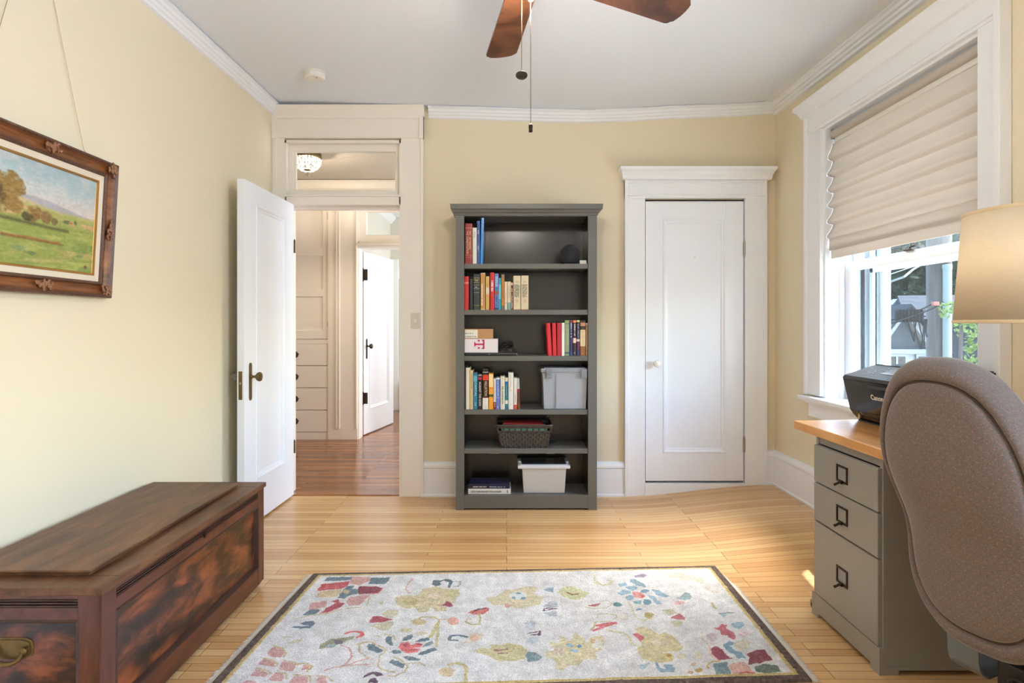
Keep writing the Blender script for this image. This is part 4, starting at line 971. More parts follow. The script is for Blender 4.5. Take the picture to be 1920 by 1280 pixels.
# fifth shelf: woven basket
bk = thing('wicker_basket', 'dark brown woven basket on the fifth shelf', 'basket', (bx(983), 4.0, S5))
wk = mat('dark_wicker', (60, 49, 42), .4, var=.35, vscale=120)
x0t, x1t, x0b, x1b = bx(931.5, 3.9), bx(1034, 3.9), bx(939, 3.9), bx(1027, 3.9); y0t, y1t = 3.888, 4.11; zb_, ztp = S5+.001, S5+.152
def bpt(face, s, t, off=0.):
    """point on the basket wall; s along, t up, off outwards"""
    xL = x0b+(x0t-x0b)*t; xR = x1b+(x1t-x1b)*t; yF = y0t+.012*(1-t); yB = y1t-.012*(1-t); z = zb_+(ztp-zb_)*t
    if face == 0: return (xL+(xR-xL)*s, yF-off, z)
    if face == 1: return (xR+off, yF+(yB-yF)*s, z)
    if face == 2: return (xR+(xL-xR)*s, yB+off, z)
    return (xL-off, yB+(yF-yB)*s, z)
k = MB()
for fc, n in ((0, 18), (1, 11), (2, 18), (3, 11)):
    nr = 7
    for i in range(n):
        for j in range(nr):
            for ss in (0, 1):
                pass
            s0, s1 = i/n, (i+1)/n; t0, t1 = j/nr*.74, (j+1)/nr*.74
            up = (i+j) % 2
            o1 = .0055 if up else .001
            a0, a1 = (.04, .96) if up else (.0, 1.)
            def q(s, t, of): return bpt(fc, s0+(s1-s0)*s, t0+(t1-t0)*t, of)
            vs = [k.v(q(0, .06, .0)), k.v(q(.5, .06, o1)), k.v(q(1, .06, 0)), k.v(q(1, .94, 0)), k.v(q(.5, .94, o1)), k.v(q(0, .94, 0))]
            k.face([vs[0], vs[1], vs[4], vs[5]]); k.face([vs[1], vs[2], vs[3], vs[4]])
    m_ = n//2
    for i in range(0, m_+1):        # uprights across the open row
        s = (i*2)/n
        if fc in (0,) and abs(s-.5) < .05: continue
        p0 = bpt(fc, min(1, s), .72, .001); p1 = bpt(fc, min(1, s), .90, .001); k.tube([p0, p1], .0065, 6)
for t0, t1, o1 in ((.70, .76, .003), (.88, 1.0, .005)):
    for fc in range(4):
        A = [bpt(fc, 0, t0, o1), bpt(fc, 1, t0, o1), bpt(fc, 1, t1, o1), bpt(fc, 0, t1, o1)]; B = [bpt(fc, 0, t0, -.004), bpt(fc, 1, t0, -.004), bpt(fc, 1, t1, -.004), bpt(fc, 0, t1, -.004)]
        k.hexa([B[0], B[1], A[1], A[0], B[3], B[2], A[2], A[3]], .0015)
ring_ = [bpt(f_, s, 1.0, .002) for f_ in range(4) for s in (.03, .25, .5, .75, .97)]
k.tube(ring_, .007, 8, closed=True)
k.box(x0b, x1b, y0t+.014, y1t-.014, zb_, zb_+.004)
k.build('woven_body', wk, bk, smooth=True, angle=30)
k = MB(); k.box(x0b+.004, x1b-.004, y0t+.016, y1t-.016, zb_+.004, zb_+.130, .004); pq = k.build('notebook_stack', paint((116, 186, 166))); tag(pq, 'mint green papers showing through the holes of the woven basket', 'papers')
k = MB(); zz_ = zb_+.126; k.hexa([(x0b+.015, y0t+.03, zz_+.028), (x1b-.03, y0t+.03, zz_+.021), (x1b-.03, y1t-.04, zz_+.025), (x0b+.015, y1t-.04, zz_+.030), (x0b+.015, y0t+.03, zz_+.036), (x1b-.03, y0t+.03, zz_+.029), (x1b-.03, y1t-.04, zz_+.033), (x0b+.015, y1t-.04, zz_+.038)], .002)
k.box(x0b+.03, x1b-.05, y0t+.035, y1t-.05, zb_+.1305, zz_+.0225, .003)
tag(k.build('notebook', paint((150, 40, 32))), 'flat red notebook lying on top inside the woven basket', 'notebook')

# bottom: two flat books and a clear lidded box
lb = MB(); xa, xb_ = bx(877.7, 3.90), bx(957.6, 3.90)
lb.box(xa, xb_, 3.895, 4.07, B0+.0005, B0+.0355, .002); wb2 = lb.build('book', paint((214, 210, 202))); tag(wb2, 'thick white handbook lying flat at the bottom of the bookcase', 'book', 'flat books on the bottom board')
text('ADR HANDBOOK FOR JUDGES', 'spine_title', paint((60, 60, 60)), wb2, (xa+.122, 3.8935, B0+.017), (1, 0, 0), (0, 0, 1), .016, width=.205)
text('E', 'spine_emblem', paint((60, 60, 60)), wb2, (xb_-.022, 3.8935, B0+.018), (1, 0, 0), (0, 0, 1), .022)
lb = MB(); xa2, xb2 = bx(879.5, 3.905), bx(955.6, 3.905)
lb.box(xa2, xb2, 3.90, 4.06, B0+.036, B0+.068, .002); bb2 = lb.build('book', paint((18, 24, 58), .35)); tag(bb2, 'navy blue book lying flat on the thick white handbook', 'book', 'flat books on the bottom board')
marks(bb2, xa2+.026, xa2+.122, B0+.043, B0+.055, 3.8995, (226, 206, 196), 3, 1, True); marks(bb2, xa2+.130, xa2+.246, B0+.043, B0+.054, 3.8995, (200, 200, 210), 4, 1, True)
tb = thing('storage_box', 'translucent grey lidded storage box at the bottom of the bookcase', 'storage box', (bx(1020), 3.99, B0))
cpm = mat('frosted_box_plastic', (188, 186, 182), .3, var=.03); 
xa, xb_ = bx(979, 3.91), bx(1061.5, 3.91); zt_ = bz(878, 3.905)
k = MB(); tub(k, xa, xb_, 3.905, 4.12, B0+.001, zt_, .010); k.build('body', cpm, tb)
k = MB(); k.box(xa-.030, xb_+.028, 3.895, 4.13, zt_-.002, zt_+.022, .009); k.box(xa-.012, xb_+.012, 3.905, 4.12, zt_+.02, zt_+.026, .002); k.build('lid_rim', mat('clear_rim_plastic', (206, 206, 210), .15, var=.02), tb)
k = MB(); k.box(xa-.002, xb_+.002, 3.915, 4.11, zt_+.0255, zt_+.028, .001); k.build('lid_panel', mat('smoked_lid', (62, 62, 66), .12, var=.1), tb)
for s_ in (xa-.024, xb_+.006):
    k = MB(); k.box(s_, s_+.018, 3.97, 4.06, zt_+.018, zt_+.034, .004); k.build('latch', M['whiteplastic'], tb)

# ------------------------------------------------------------------ wooden chest
CXF, CXB, CY0, CY1, CZT = -1.148, -1.688, 1.64, 2.762, .49
wd_lid = wood('chest_lid_wood', [(.25, (54, 32, 20)), (.45, (86, 54, 34)), (.62, (110, 73, 46)), (.8, (134, 94, 60))], .42, (5, 1.0, 5), 3.2, .6, .12)
wd_red = wood('chest_frame_wood', [(.25, (48, 23, 17)), (.5, (80, 40, 28)), (.75, (106, 57, 38))], .32, (6, 1.2, 6), 4, .4, .1, coat=.2)
wd_redz = wood('chest_post_wood', [(.25, (50, 24, 18)), (.5, (82, 41, 29)), (.75, (108, 58, 41))], .32, (7, 7, 1.2), 4, .4, .1, coat=.2)
wd_groove = wood('chest_reeding', [(.3, (40, 21, 17)), (.7, (66, 36, 28))], .35, (6, 1.2, 6), 4, .4, .1)
wd_burl = wood('chest_burl_veneer', [(.36, (20, 14, 12)), (.45, (48, 24, 16)), (.53, (94, 46, 24)), (.62, (128, 68, 35)), (.8, (150, 88, 48))], .28, (3, 2.2, 5.5), 2.6, .55, .06, 12, coat=.25, rot=(.75, .5, 0))
cs = thing('blanket_chest', 'antique dark wooden chest with burl panels against the left wall', 'chest', (-1.42, 2.2, 0))
k = MB(); k.box(CXB, CXF, CY0, CY1, CZT-.022, CZT, .004)
k.build('lid', wd_lid, cs)
k = MB(); k.box(-1.585, -1.244, 1.723, 2.665, CZT, CZT+.012, .003); k.box(-1.592, -1.236, 1.715, 2.672, CZT+.011, CZT+.019, .004); k.build('raised_board', wd_lid, cs)
for y in (CY0+.085, CY1-.085):
    k = MB(); k.box(CXB+.001, CXF-.006, y-.0008, y+.0008, CZT-.002, CZT+.0006); k.build('lid_joint', wd_groove, cs)
fx = CXF-.008
def chest_face(Mx, wd, nm, handle=False, lock=False):
    zt_ = CZT-.022; zb_ = .03
    k = MB(Mx); 
    for u0, u1 in ((0, .065), (wd-.065, wd)):
        k = MB(Mx); k.box(u0, u1, zb_, zt_, -.035, 0, .003); k.build('corner_post', wd_redz, cs)
    for v0, v1 in ((zt_-.012, zt_), (zt_-.075, zt_-.036), (zb_, .108)):
        k = MB(Mx); k.box(.065, wd-.065, v0, v1, -.035, -.001, .001); k.build('rail', wd_red, cs)
    k = MB(Mx); k.box(.065, wd-.065, zt_-.037, zt_-.011, -.035, -.008)
    for i in range(3): k.box(.065, wd-.065, zt_-.035+i*.0082, zt_-.030+i*.0082, -.009, -.001, .0015)
    k.build('reeded_band', wd_groove, cs)
    k = MB(Mx); k.ring(.060, wd-.060, .103, zt_-.070, [(0, -.001), (.004, .003), (.009, .001), (.013, -.008), (.015, -.014), (.018, -.016)]); k.build('panel_moulding', wd_groove, cs)
    k = MB(Mx); k.box(.066, wd-.066, .105, zt_-.073, -.03, -.015); k.build('burl_panel', wd_burl, cs)
    k = MB(Mx); k.prism([(0, 0), (0, .012), (.0, .012)], 'x', 0, 0.0001) if False else None
    k.box(-.001, wd+.001, .012, zb_+.002, -.05, -.012, .006); k.build('base_moulding', wd_groove, cs)
    return zt_
Mf = local((fx, CY0+.008, 0), (0, 1, 0), (0, 0, 1))
zt_ = chest_face(Mf, CY1-CY0-.016, 'front')
Me = local((CXB+.002, CY0+.006, 0), (1, 0, 0), (0, 0, 1))
chest_face(Me, fx-CXB-.003, 'end')
k = MB(); k.box(CXB+.002, fx-.034, CY0+.043, CY1-.01, .03, CZT-.023); k.box(CXB+.002, fx-.001, CY1-.03, CY1-.009, .03, CZT-.023); k.build('carcass', wd_red, cs)
k = MB(Mf); k.lathe([(.009, 0), (.009, .003), (.005, .004), (0, .004)], (.566, zt_-.032, 0), (0, 0, 1), 12); k.box(.563, .569, zt_-.045, zt_-.032, 0, .003); k.build('lock_escutcheon', M['darkbronze'], cs)
for lx in (CXB+.07, CXF-.09):
    for ly in (CY0+.1, CY1-.1):
        k = MB(); k.lathe([(0, 0), (.016, 0), (.02, .006), (.016, .014), (.012, .03), (0, .03)], (lx, ly, 0), seg=14); k.build('caster', M['black'], cs)
# bail handle with brass back plate on the near end
hcx, hcz = -1.422, .310
k = MB(); hw_, hh_ = .064, .031
pts = [(hcx+hw_*c1/ (abs(c1)**4+abs(s1)**4)**.25, hcz+hh_*s1/(abs(c1)**4+abs(s1)**4)**.25) for c1, s1 in [(math.cos(t), math.sin(t)) for t in np.linspace(0, 2*PI, 29)[:-1]]]
k.prism(pts, 'y', CY0+.008+.011, CY0+.008+.016)
k.prism([(hcx+(p[0]-hcx)*.88, hcz+(p[1]-hcz)*.8) for p in pts], 'y', CY0+.0165, CY0+.0195)
hp = k.build('handle_plate', M['bronze'], cs)
k = MB()
for s_ in (-1, 1): k.lathe([(.011, 0), (.011, .01), (.007, .014), (0, .016)], (hcx+s_*.042, CY0+.018, hcz-.004), (0, -1, 0), 12)
k.tube([(hcx+.043*math.cos(t), CY0+.004-.004*math.sin(t), hcz-.006-.030*math.sin(t)) for t in np.linspace(0, PI, 15)], [.0035+.0035*math.sin(t) for t in np.linspace(0, PI, 15)], 10)
k.build('bail', M['bronze'], hp, smooth=True)

# ------------------------------------------------------------------ painted picture on a wire
def vcol_grid(name, nu, nv, posf, cols, mt, parent=None):
    """grid mesh with a colour attribute; posf(u,v) -> arrays"""
    U, Vv = np.meshgrid(np.linspace(0, 1, nu), np.linspace(0, 1, nv), indexing='ij')
    P = posf(U, Vv).reshape(-1, 3).astype(np.float32)
    me = bpy.data.meshes.new(name); me.vertices.add(len(P)); me.vertices.foreach_set('co', P.ravel())
    i = np.arange(nu-1)[:, None]*nv+np.arange(nv-1)[None, :]
    q = np.stack([i, i+nv, i+nv+1, i+1], -1).reshape(-1, 4).astype(np.int32)
    me.loops.add(q.size); me.loops.foreach_set('vertex_index', q.ravel())
    me.polygons.add(len(q)); me.polygons.foreach_set('loop_start', np.arange(0, q.size, 4, dtype=np.int32))
    me.polygons.foreach_set('loop_total', np.full(len(q), 4, dtype=np.int32)); me.update(calc_edges=True); me.validate()
    ca = me.color_attributes.new('pattern', 'FLOAT_COLOR', 'POINT')
    c = cols(U, Vv).reshape(-1, 3); c = np.clip(c/255., 0, 1); c = np.where(c <= .04045, c/12.92, ((c+.055)/1.055)**2.4)
    ca.data.foreach_set('color', np.concatenate([c, np.ones((len(c), 1))], 1).astype(np.float32).ravel())
    me.materials.append(mt); me.shade_smooth()
    o = bpy.data.objects.new(name, me); COL.objects.link(o)
    if parent: attach(o, parent)
    return o
def vnoise(x, y, seed=0):
    def h(i, j): 
        n = np.sin(i*127.1+j*311.7+seed*74.7)*43758.5453; return n-np.floor(n)
    i, j = np.floor(x), np.floor(y); fx_, fy = x-i, y-j; fx_ = fx_*fx_*(3-2*fx_); fy = fy*fy*(3-2*fy)
    return (h(i, j)*(1-fx_)+h(i+1, j)*fx_)*(1-fy)+(h(i, j+1)*(1-fx_)+h(i+1, j+1)*fx_)*fy
def fbm(x, y, seed=0, o=4):
    s, a = 0, .5
    for i in range(o): s = s+a*vnoise(x*2**i, y*2**i, seed+i); a *= .5
    return s/.94
PY0, PY1, PZ0, PZ1 = 1.755, 2.462, 1.352, 1.918
Xt, Xb = -1.668, -1.700
pic = thing('painting', 'landscape oil painting in an ornate brown frame hung on a wire on the left wall', 'painting', (-1.70, 2.1, 1.35))
up_ = Vector((Xt-Xb, 0, PZ1-PZ0)); Mp = local((Xb, PY0, PZ0), (0, 1, 0), up_); PH = up_.length; PW = PY1-PY0
fw_in = wood('picture_frame_wood', [(.3, (70, 38, 20)), (.5, (120, 70, 36)), (.7, (150, 96, 50))], .35, (6, 1, 6), 4, .4, .08, coat=.3)
fw_out = wood('picture_frame_edge', [(.3, (58, 38, 30)), (.6, (100, 66, 50)), (.8, (136, 98, 76))], .45, (30, 30, 30), 4, .4, .3)
k = MB(Mp); k.ring(0, PW, 0, PH, [(0, -.012), (0, .012), (.003, .02), (.010, .022), (.014, .018), (.016, .016)]); k.ring(0, PW, 0, PH, [(.050, .003), (.054, .010), (.058, .012), (.063, .009), (.066, .004), (.066, -.004)]); k.build('frame_edges', fw_out, pic)
k = MB(Mp); k.ring(0, PW, 0, PH, [(.015, .016), (.022, .007), (.034, .001), (.044, .001), (.052, .004)]); k.build('frame_cove', fw_in, pic)
k = MB(Mp); k.ring(0, PW, 0, PH, [(.064, .002), (.067, .004), (.089, .0), (.090, -.002)]); k.build('linen_liner', fabric('liner_linen', (226, 212, 190), weave=1200), pic)
k = MB(Mp); k.ring(0, PW, 0, PH, [(.088, .0), (.090, .003), (.095, .002), (.097, -.003), (.099, -.005)]); k.build('gilt_fillet', mat('gilt', (176, 130, 70), .35, .6, var=.2, vscale=90), pic)
k = MB(Mp); k.box(.01, PW-.01, .01, PH-.01, -.012, -.008); k.build('backing', fw_out, pic)
orn = mat('carved_ornament', (142, 96, 66), .45, var=.35, vscale=160, coat=.2)
def ornament(cu, cv, a, b, seed, rot=0):
    rnd = random.Random(seed); k = MB(Mp @ Matrix.Translation((cu, cv, .008)) @ Matrix.Rotation(rot, 4, 'Z'))
    for i in range(18):
        t = rnd.random()*6.28; rr = rnd.random()**.6; p = Vector((a*rr*math.cos(t), b*rr*math.sin(t), 0)); s0 = rnd.uniform(.3, 2.2)
        R0 = rnd.uniform(.005, .010)
        pts = [p+Vector((R0*(1-.12*j)*math.cos(s0+j*.75), R0*(1-.12*j)*math.sin(s0+j*.75), .008+.004*math.sin(j*.6))) for j in range(7)]
        k.tube(pts, [.0044-.0003*j for j in range(7)], 7)
    k.lathe([(a*.45, -.004), (a*.4, .004), (.004, .008), (0, .009)], (0, 0, 0), (0, 0, 1), 14)
    k.build('ornament', orn, pic, smooth=True)
for i, (cu, cv) in enumerate(((.032, .032), (PW-.032, .032), (.032, PH-.032), (PW-.032, PH-.032))): ornament(cu, cv, .028, .028, 10+i)
for i, (cu, cv) in enumerate(((PW/2, .032), (PW/2, PH-.032))): ornament(cu, cv, .045, .016, 20+i)
for i, (cu, cv) in enumerate(((.032, PH/2), (PW-.032, PH/2))): ornament(cu, cv, .016, .042, 30+i)
def landscape(u, v):
    """u 0 left .. 1 right, v 0 bottom .. 1 top"""
    n1 = fbm(u*9, v*9, 1); n2 = fbm(u*40, v*60, 5); n3 = fbm(u*5, v*26, 9); C = np.zeros(u.shape+(3,))
    def mix(mask, col, amp=14):
        nonlocal C
        m_ = np.clip(mask, 0, 1)[..., None]; c = np.array(col, float)+(n2[..., None]-.5)*amp*2
        C = C*(1-m_)+c*m_
    C[:] = (158, 178, 182); C += (n2[..., None]-.5)*16
    mix((.93-v)*5*(.3+n1*.9), (176, 190, 192)); mix(np.clip((n1-.45)*5, 0, 1)*.6*(v > .6), (190, 192, 188)); mix((.82-v)*5, (206, 196, 186))
    hill = .655+.035*np.sin(u*5-.6)+.012*n1-.05*u; mix((hill-v)*60, (166, 164, 168), 8)
    hill = .635+.03*np.sin(u*6+.6)-.06*u+.01*n1; mix((hill-v)*60, (190, 168, 128)); 
    mix((.60-.03*u+.02*n1-v)*40*(n1 > .35), (176, 172, 112)); mix((.565-.02*u+.03*n1-v)*40, (160, 162, 92))
    mix(np.clip((n3-.55)*6, 0, 1)*(v < .56)*(v > .42), (196, 160, 116)); mix((.46+.01*n1-v)*30, (142, 152, 78)); 
    mix(np.clip((n3-.5)*5, 0, 1)*(v < .42)*.8, (172, 172, 96)); mix(np.clip((n1-.52)*6, 0, 1)*(v < .3)*.8, (122, 140, 72)); mix(np.clip((fbm(u*4, v*16, 31)-.56)*7, 0, 1)*(v < .2), (176, 160, 100))
    def blob(cu, cv, a, b, col, amp=26, e=.6):
        d = ((u-cu)/a)**2+((v-cv)/b)**2+(fbm(u*24, v*18, 3)-.5)*1.4; mix((1-d)/e, col, amp)
    blob(.12, .64, .20, .21, (112, 88, 48)); blob(.2, .72, .12, .12, (140, 112, 60)); blob(.05, .6, .12, .16, (86, 72, 42)); blob(.25, .56, .08, .1, (150, 118, 66)); blob(.1, .78, .06, .06, (150, 124, 66))
    blob(.42, .50, .07, .085, (140, 108, 62)); blob(.52, .49, .06, .06, (128, 100, 60)); blob(.60, .465, .03, .04, (120, 104, 66)); blob(.36, .46, .05, .05, (96, 86, 50))
    mix(np.clip(1-np.abs(v-.405+.02*u-.012*n1)*38, 0, 1)*(u < .74)*.9, (84, 80, 50)); blob(.72, .49, .05, .022, (96, 108, 74)); blob(.755, .488, .03, .014, (190, 110, 70), 10); blob(.80, .50, .022, .03, (90, 100, 76)); blob(.775, .47, .04, .01, (206, 150, 110), 10)
    mix(np.clip(1-np.abs(v-.262-.004*np.sin(u*20))*52, 0, 1)*((u > .16) & (u < .66)), (156, 96, 56)); mix(np.clip(1-np.abs(v-.25)*60, 0, 1)*((u > .1) & (u < .7))*.6, (110, 76, 44))
    blob(.3, .155, .07, .035, (122, 140, 92)); blob(.40, .12, .06, .02, (110, 128, 80)); blob(.86, .16, .05, .02, (124, 146, 96)); blob(.12, .2, .04, .03, (100, 116, 70))
    mix(np.clip(1-np.abs(v-.055-.1*(u-.4))*40, 0, 1)*(u > .35)*(u < .7)*.6, (196, 172, 120)); blob(.93, .055, .02, .02, (110, 90, 60), 10)
    return C
Mn = np.array(Mp)
def ppos(U, V_):
    a = .097+U*(PW-.194); b = .097+V_*(PH-.194)
    P = np.stack([a, b, np.full_like(a, -.004)], -1); return P @ Mn[:3, :3].T + Mn[:3, 3]
vcol_grid('canvas', 300, 220, ppos, landscape, attr_mat('oil_paint', 'pattern', .45, 160, .1, .5, .0015), pic)
hook = (wl(2.105)+.004, 2.105, 2.765)
k = MB()
for yy in (1.86, 2.345): k.tube([(Xt-.008, yy, PZ1-.03), (wl(yy)+.012, yy+(2.105-yy)*.05, PZ1+.03), hook], .0011, 6)
k.build('hanging_wire', mat('brass_wire', (176, 150, 100), .4, .5), pic)
k = MB(); k.tube([(hook[0]-.004, hook[1], hook[2]-.012), (hook[0]+.008, hook[1], hook[2]-.014), (hook[0]+.010, hook[1], hook[2]+.004), (hook[0]-.004, hook[1], hook[2]+.006)], .002, 6); k.build('wall_hook', M['bronze'], pic)

# ------------------------------------------------------------------ ceiling fan
fc = Vector((.085, 2.03, 0)); zbl = 2.50
fan = thing('ceiling_fan', 'ceiling fan with walnut blades and bead pull chains', 'ceiling fan', (fc.x, fc.y, 2.83))
walnut = wood('walnut_blade', [(.25, (52, 30, 20)), (.42, (80, 48, 32)), (.55, (106, 66, 44)), (.66, (88, 54, 37)), (.8, (122, 80, 55))], .3, (1, 1, 1), 5, 1.4, .04, 5, coat=.2)
k = MB(); k.lathe([(0, 2.83), (.07, 2.83), (.068, 2.80), (.03, 2.765), (.014, 2.76), (.014, 2.68), (.03, 2.67), (.10, 2.655), (.125, 2.62), (.125, 2.56), (.10, 2.53), (.06, 2.52), (.06, 2.50), (.07, 2.49), (.075, 2.47), (0, 2.47)], fc, seg=36); k.build('motor', M['darkbronze'], fan, smooth=True)
cz_ = 0
for i in range(5):
    a = math.radians((-9.4, 63.8, 136, 208, 280)[i]); Rm = Matrix.Translation((fc.x, fc.y, zbl)) @ Matrix.Rotation(-a, 4, 'Z') @ Matrix.Rotation(math.radians(-10), 4, 'Y')
    # blade runs along local +Y
    out = []
    L0, L1, w0, w1 = .155, .685, .060, .073
    left = [(-w0-(w1-w0)*t, L0+(L1-.02-L0)*t) for t in np.linspace(0, 1, 10)]
    tip = [(-w1+.004, L1-.008), (-w1+.016, L1-.001)]+[(x, L1+.016*(1-(x/w1)**2)) for x in np.linspace(-w1*.7, w1*.7, 7)]+[(w1-.012, L1-.002), (w1-.002, L1-.012)]
    right = [(w0+(w1-w0)*t, L0+(L1-.02-L0)*t) for t in np.linspace(1, 0, 10)]
    k = MB(Rm); k.prism(left+tip+right, 'z', -.004, .004)
    bl = k.build('blade', walnut, fan)
    k = MB(Rm); k.box(-.02, .02, .06, .20, .004, .010, .002); k.box(-.035, .035, .17, .24, .004, .009, .002)
    br2 = k.build('blade_bracket', M['darkbronze'], bl)
k = MB(); k.lathe([(.07, 2.48), (.08, 2.475), (.078, 2.465), (.0, 2.465)], fc, seg=32); k.lathe([(0, 2.372), (.010, 2.376), (.012, 2.384), (.008, 2.414), (0, 2.414)], fc, seg=16); k.build('light_fitter', M['darkbronze'], fan, smooth=True)
bowl = new_mat('lit_glass_bowl'); bowl[2].inputs['Base Color'].default_value = (.95, .92, .85, 1); bowl[2].inputs['Emission Color'].default_value = (1, .86, .68, 1); bowl[2].inputs['Emission Strength'].default_value = 5.0
k = MB(); k.lathe([(.078, 2.47), (.095, 2.465), (.10, 2.455), (.09, 2.435), (.06, 2.418), (0, 2.41)], fc, seg=36); k.build('light_bowl', bowl[0], fan, smooth=True)
fl = bpy.data.lights.new('fan_bulb', 'POINT'); fl.energy = 20; fl.color = (1, .93, .84); fl.shadow_soft_size = .05
fo_ = bpy.data.objects.new('fan_bulb', fl); COL.objects.link(fo_); fo_.location = (fc.x, fc.y, 2.34)
def chain(x, y, z0, z1, fob):
    k = MB(); n = int((z0-z1)/.0048)
    for i in range(n):
        z = z0-i*.0048; k.lathe([(0, -.0019), (.0018, -.0006), (.0018, .0006), (0, .0019)], (x, y, z), seg=6)
    k.tube([(x, y, z0), (x, y, z1)], .0006, 4)
    c = k.build('pull_chain', M['bronze'], fan); fob(x, y, z1, c)
def fobA(x, y, z, par):
    k = MB(); n = 26; pts = [(x+.0195*math.cos(t), z-.014+.0145*math.sin(t)) for t in np.linspace(0, 2*PI, n+1)[:-1]]
    k.prism(pts, 'y', y-.002, y+.002); k.ring(0, 0, 0, 0, []) if False else None
    f_ = k.build('fob', mat('dark_fob', (44, 30, 20), .35, .3), par)
    k = MB(); k.tube([(p[0], y-.002, p[1]) for p in pts], .0012, 6, closed=True); k.box(x-.013, x+.013, y-.0032, y-.002, z-.0215, z-.0185); k.box(x-.01, x+.01, y-.003, y-.002, z-.0155, z-.0125)
    k.tube([(x-.006, y-.0025, z-.008), (x, y-.0025, z-.002), (x+.006, y-.0025, z-.008)], .0009, 5)
    k.build('fob_emblem', M['darkbronze'], f_)
def fobB(x, y, z, par):
    k = MB(); k.lathe([(0, .002), (.004, 0), (.0075, -.004), (.0085, -.01), (.0075, -.022), (.008, -.027), (.004, -.029), (0, -.029)], (x, y, z), seg=8, flute=.12, nfl=4); k.build('fob', M['darkbronze'], par)
YC = 2.0
chain((978-CX)*YC/F, YC, 2.44, CZ-(134-CY)*YC/F, fobA)
chain((995-CX)*YC/F, YC, 2.44, CZ-(232-CY)*YC/F, fobB)

# ------------------------------------------------------------------ rug
RC = [Vector((-1.02, 1.905, 0)), Vector((1.06, 2.003, 0)), Vector((1.068, 2.955, 0)), Vector((-.958, 2.862, 0))]   # near left, near right, far right, far left
ZR = .011
rg = thing('rug', 'ivory floral wool rug with brown border and ivory fringe on the strip floor', 'rug', (0.03, 2.43, 0))
RCn = np.array([[c.x, c.y] for c in RC])
def rxy(U, V_): return (RCn[0]*((1-U)*(1-V_))[..., None]+RCn[1]*(U*(1-V_))[..., None]+RCn[2]*(U*V_)[..., None]+RCn[3]*((1-U)*V_)[..., None])
CR = {'a': (580, 1055, 1/9.6), 'b': (760, 1055, 1/9.6), 'c': (940, 1055, 1/9.6), 'd': (1120, 1055, 1/6.4), 'e': (420, 1160, 1/6.857), 'f': (680, 1160, 1/6.857), 'g': (940, 1160, 1/6.857), 'h': (1200, 1160, 1/6.0)}
TEAL = (98, 118, 128); RED = (168, 72, 82); PINK = (206, 158, 148); GOLD = (190, 176, 132); PUR = (86, 64, 84); BLUE = (140, 170, 188); WINE = (128, 56, 68); CORAL = (214, 108, 108); LG = (196, 192, 160); GREY = (176, 182, 188); GY = (190, 164, 96); PK2 = (198, 150, 146)
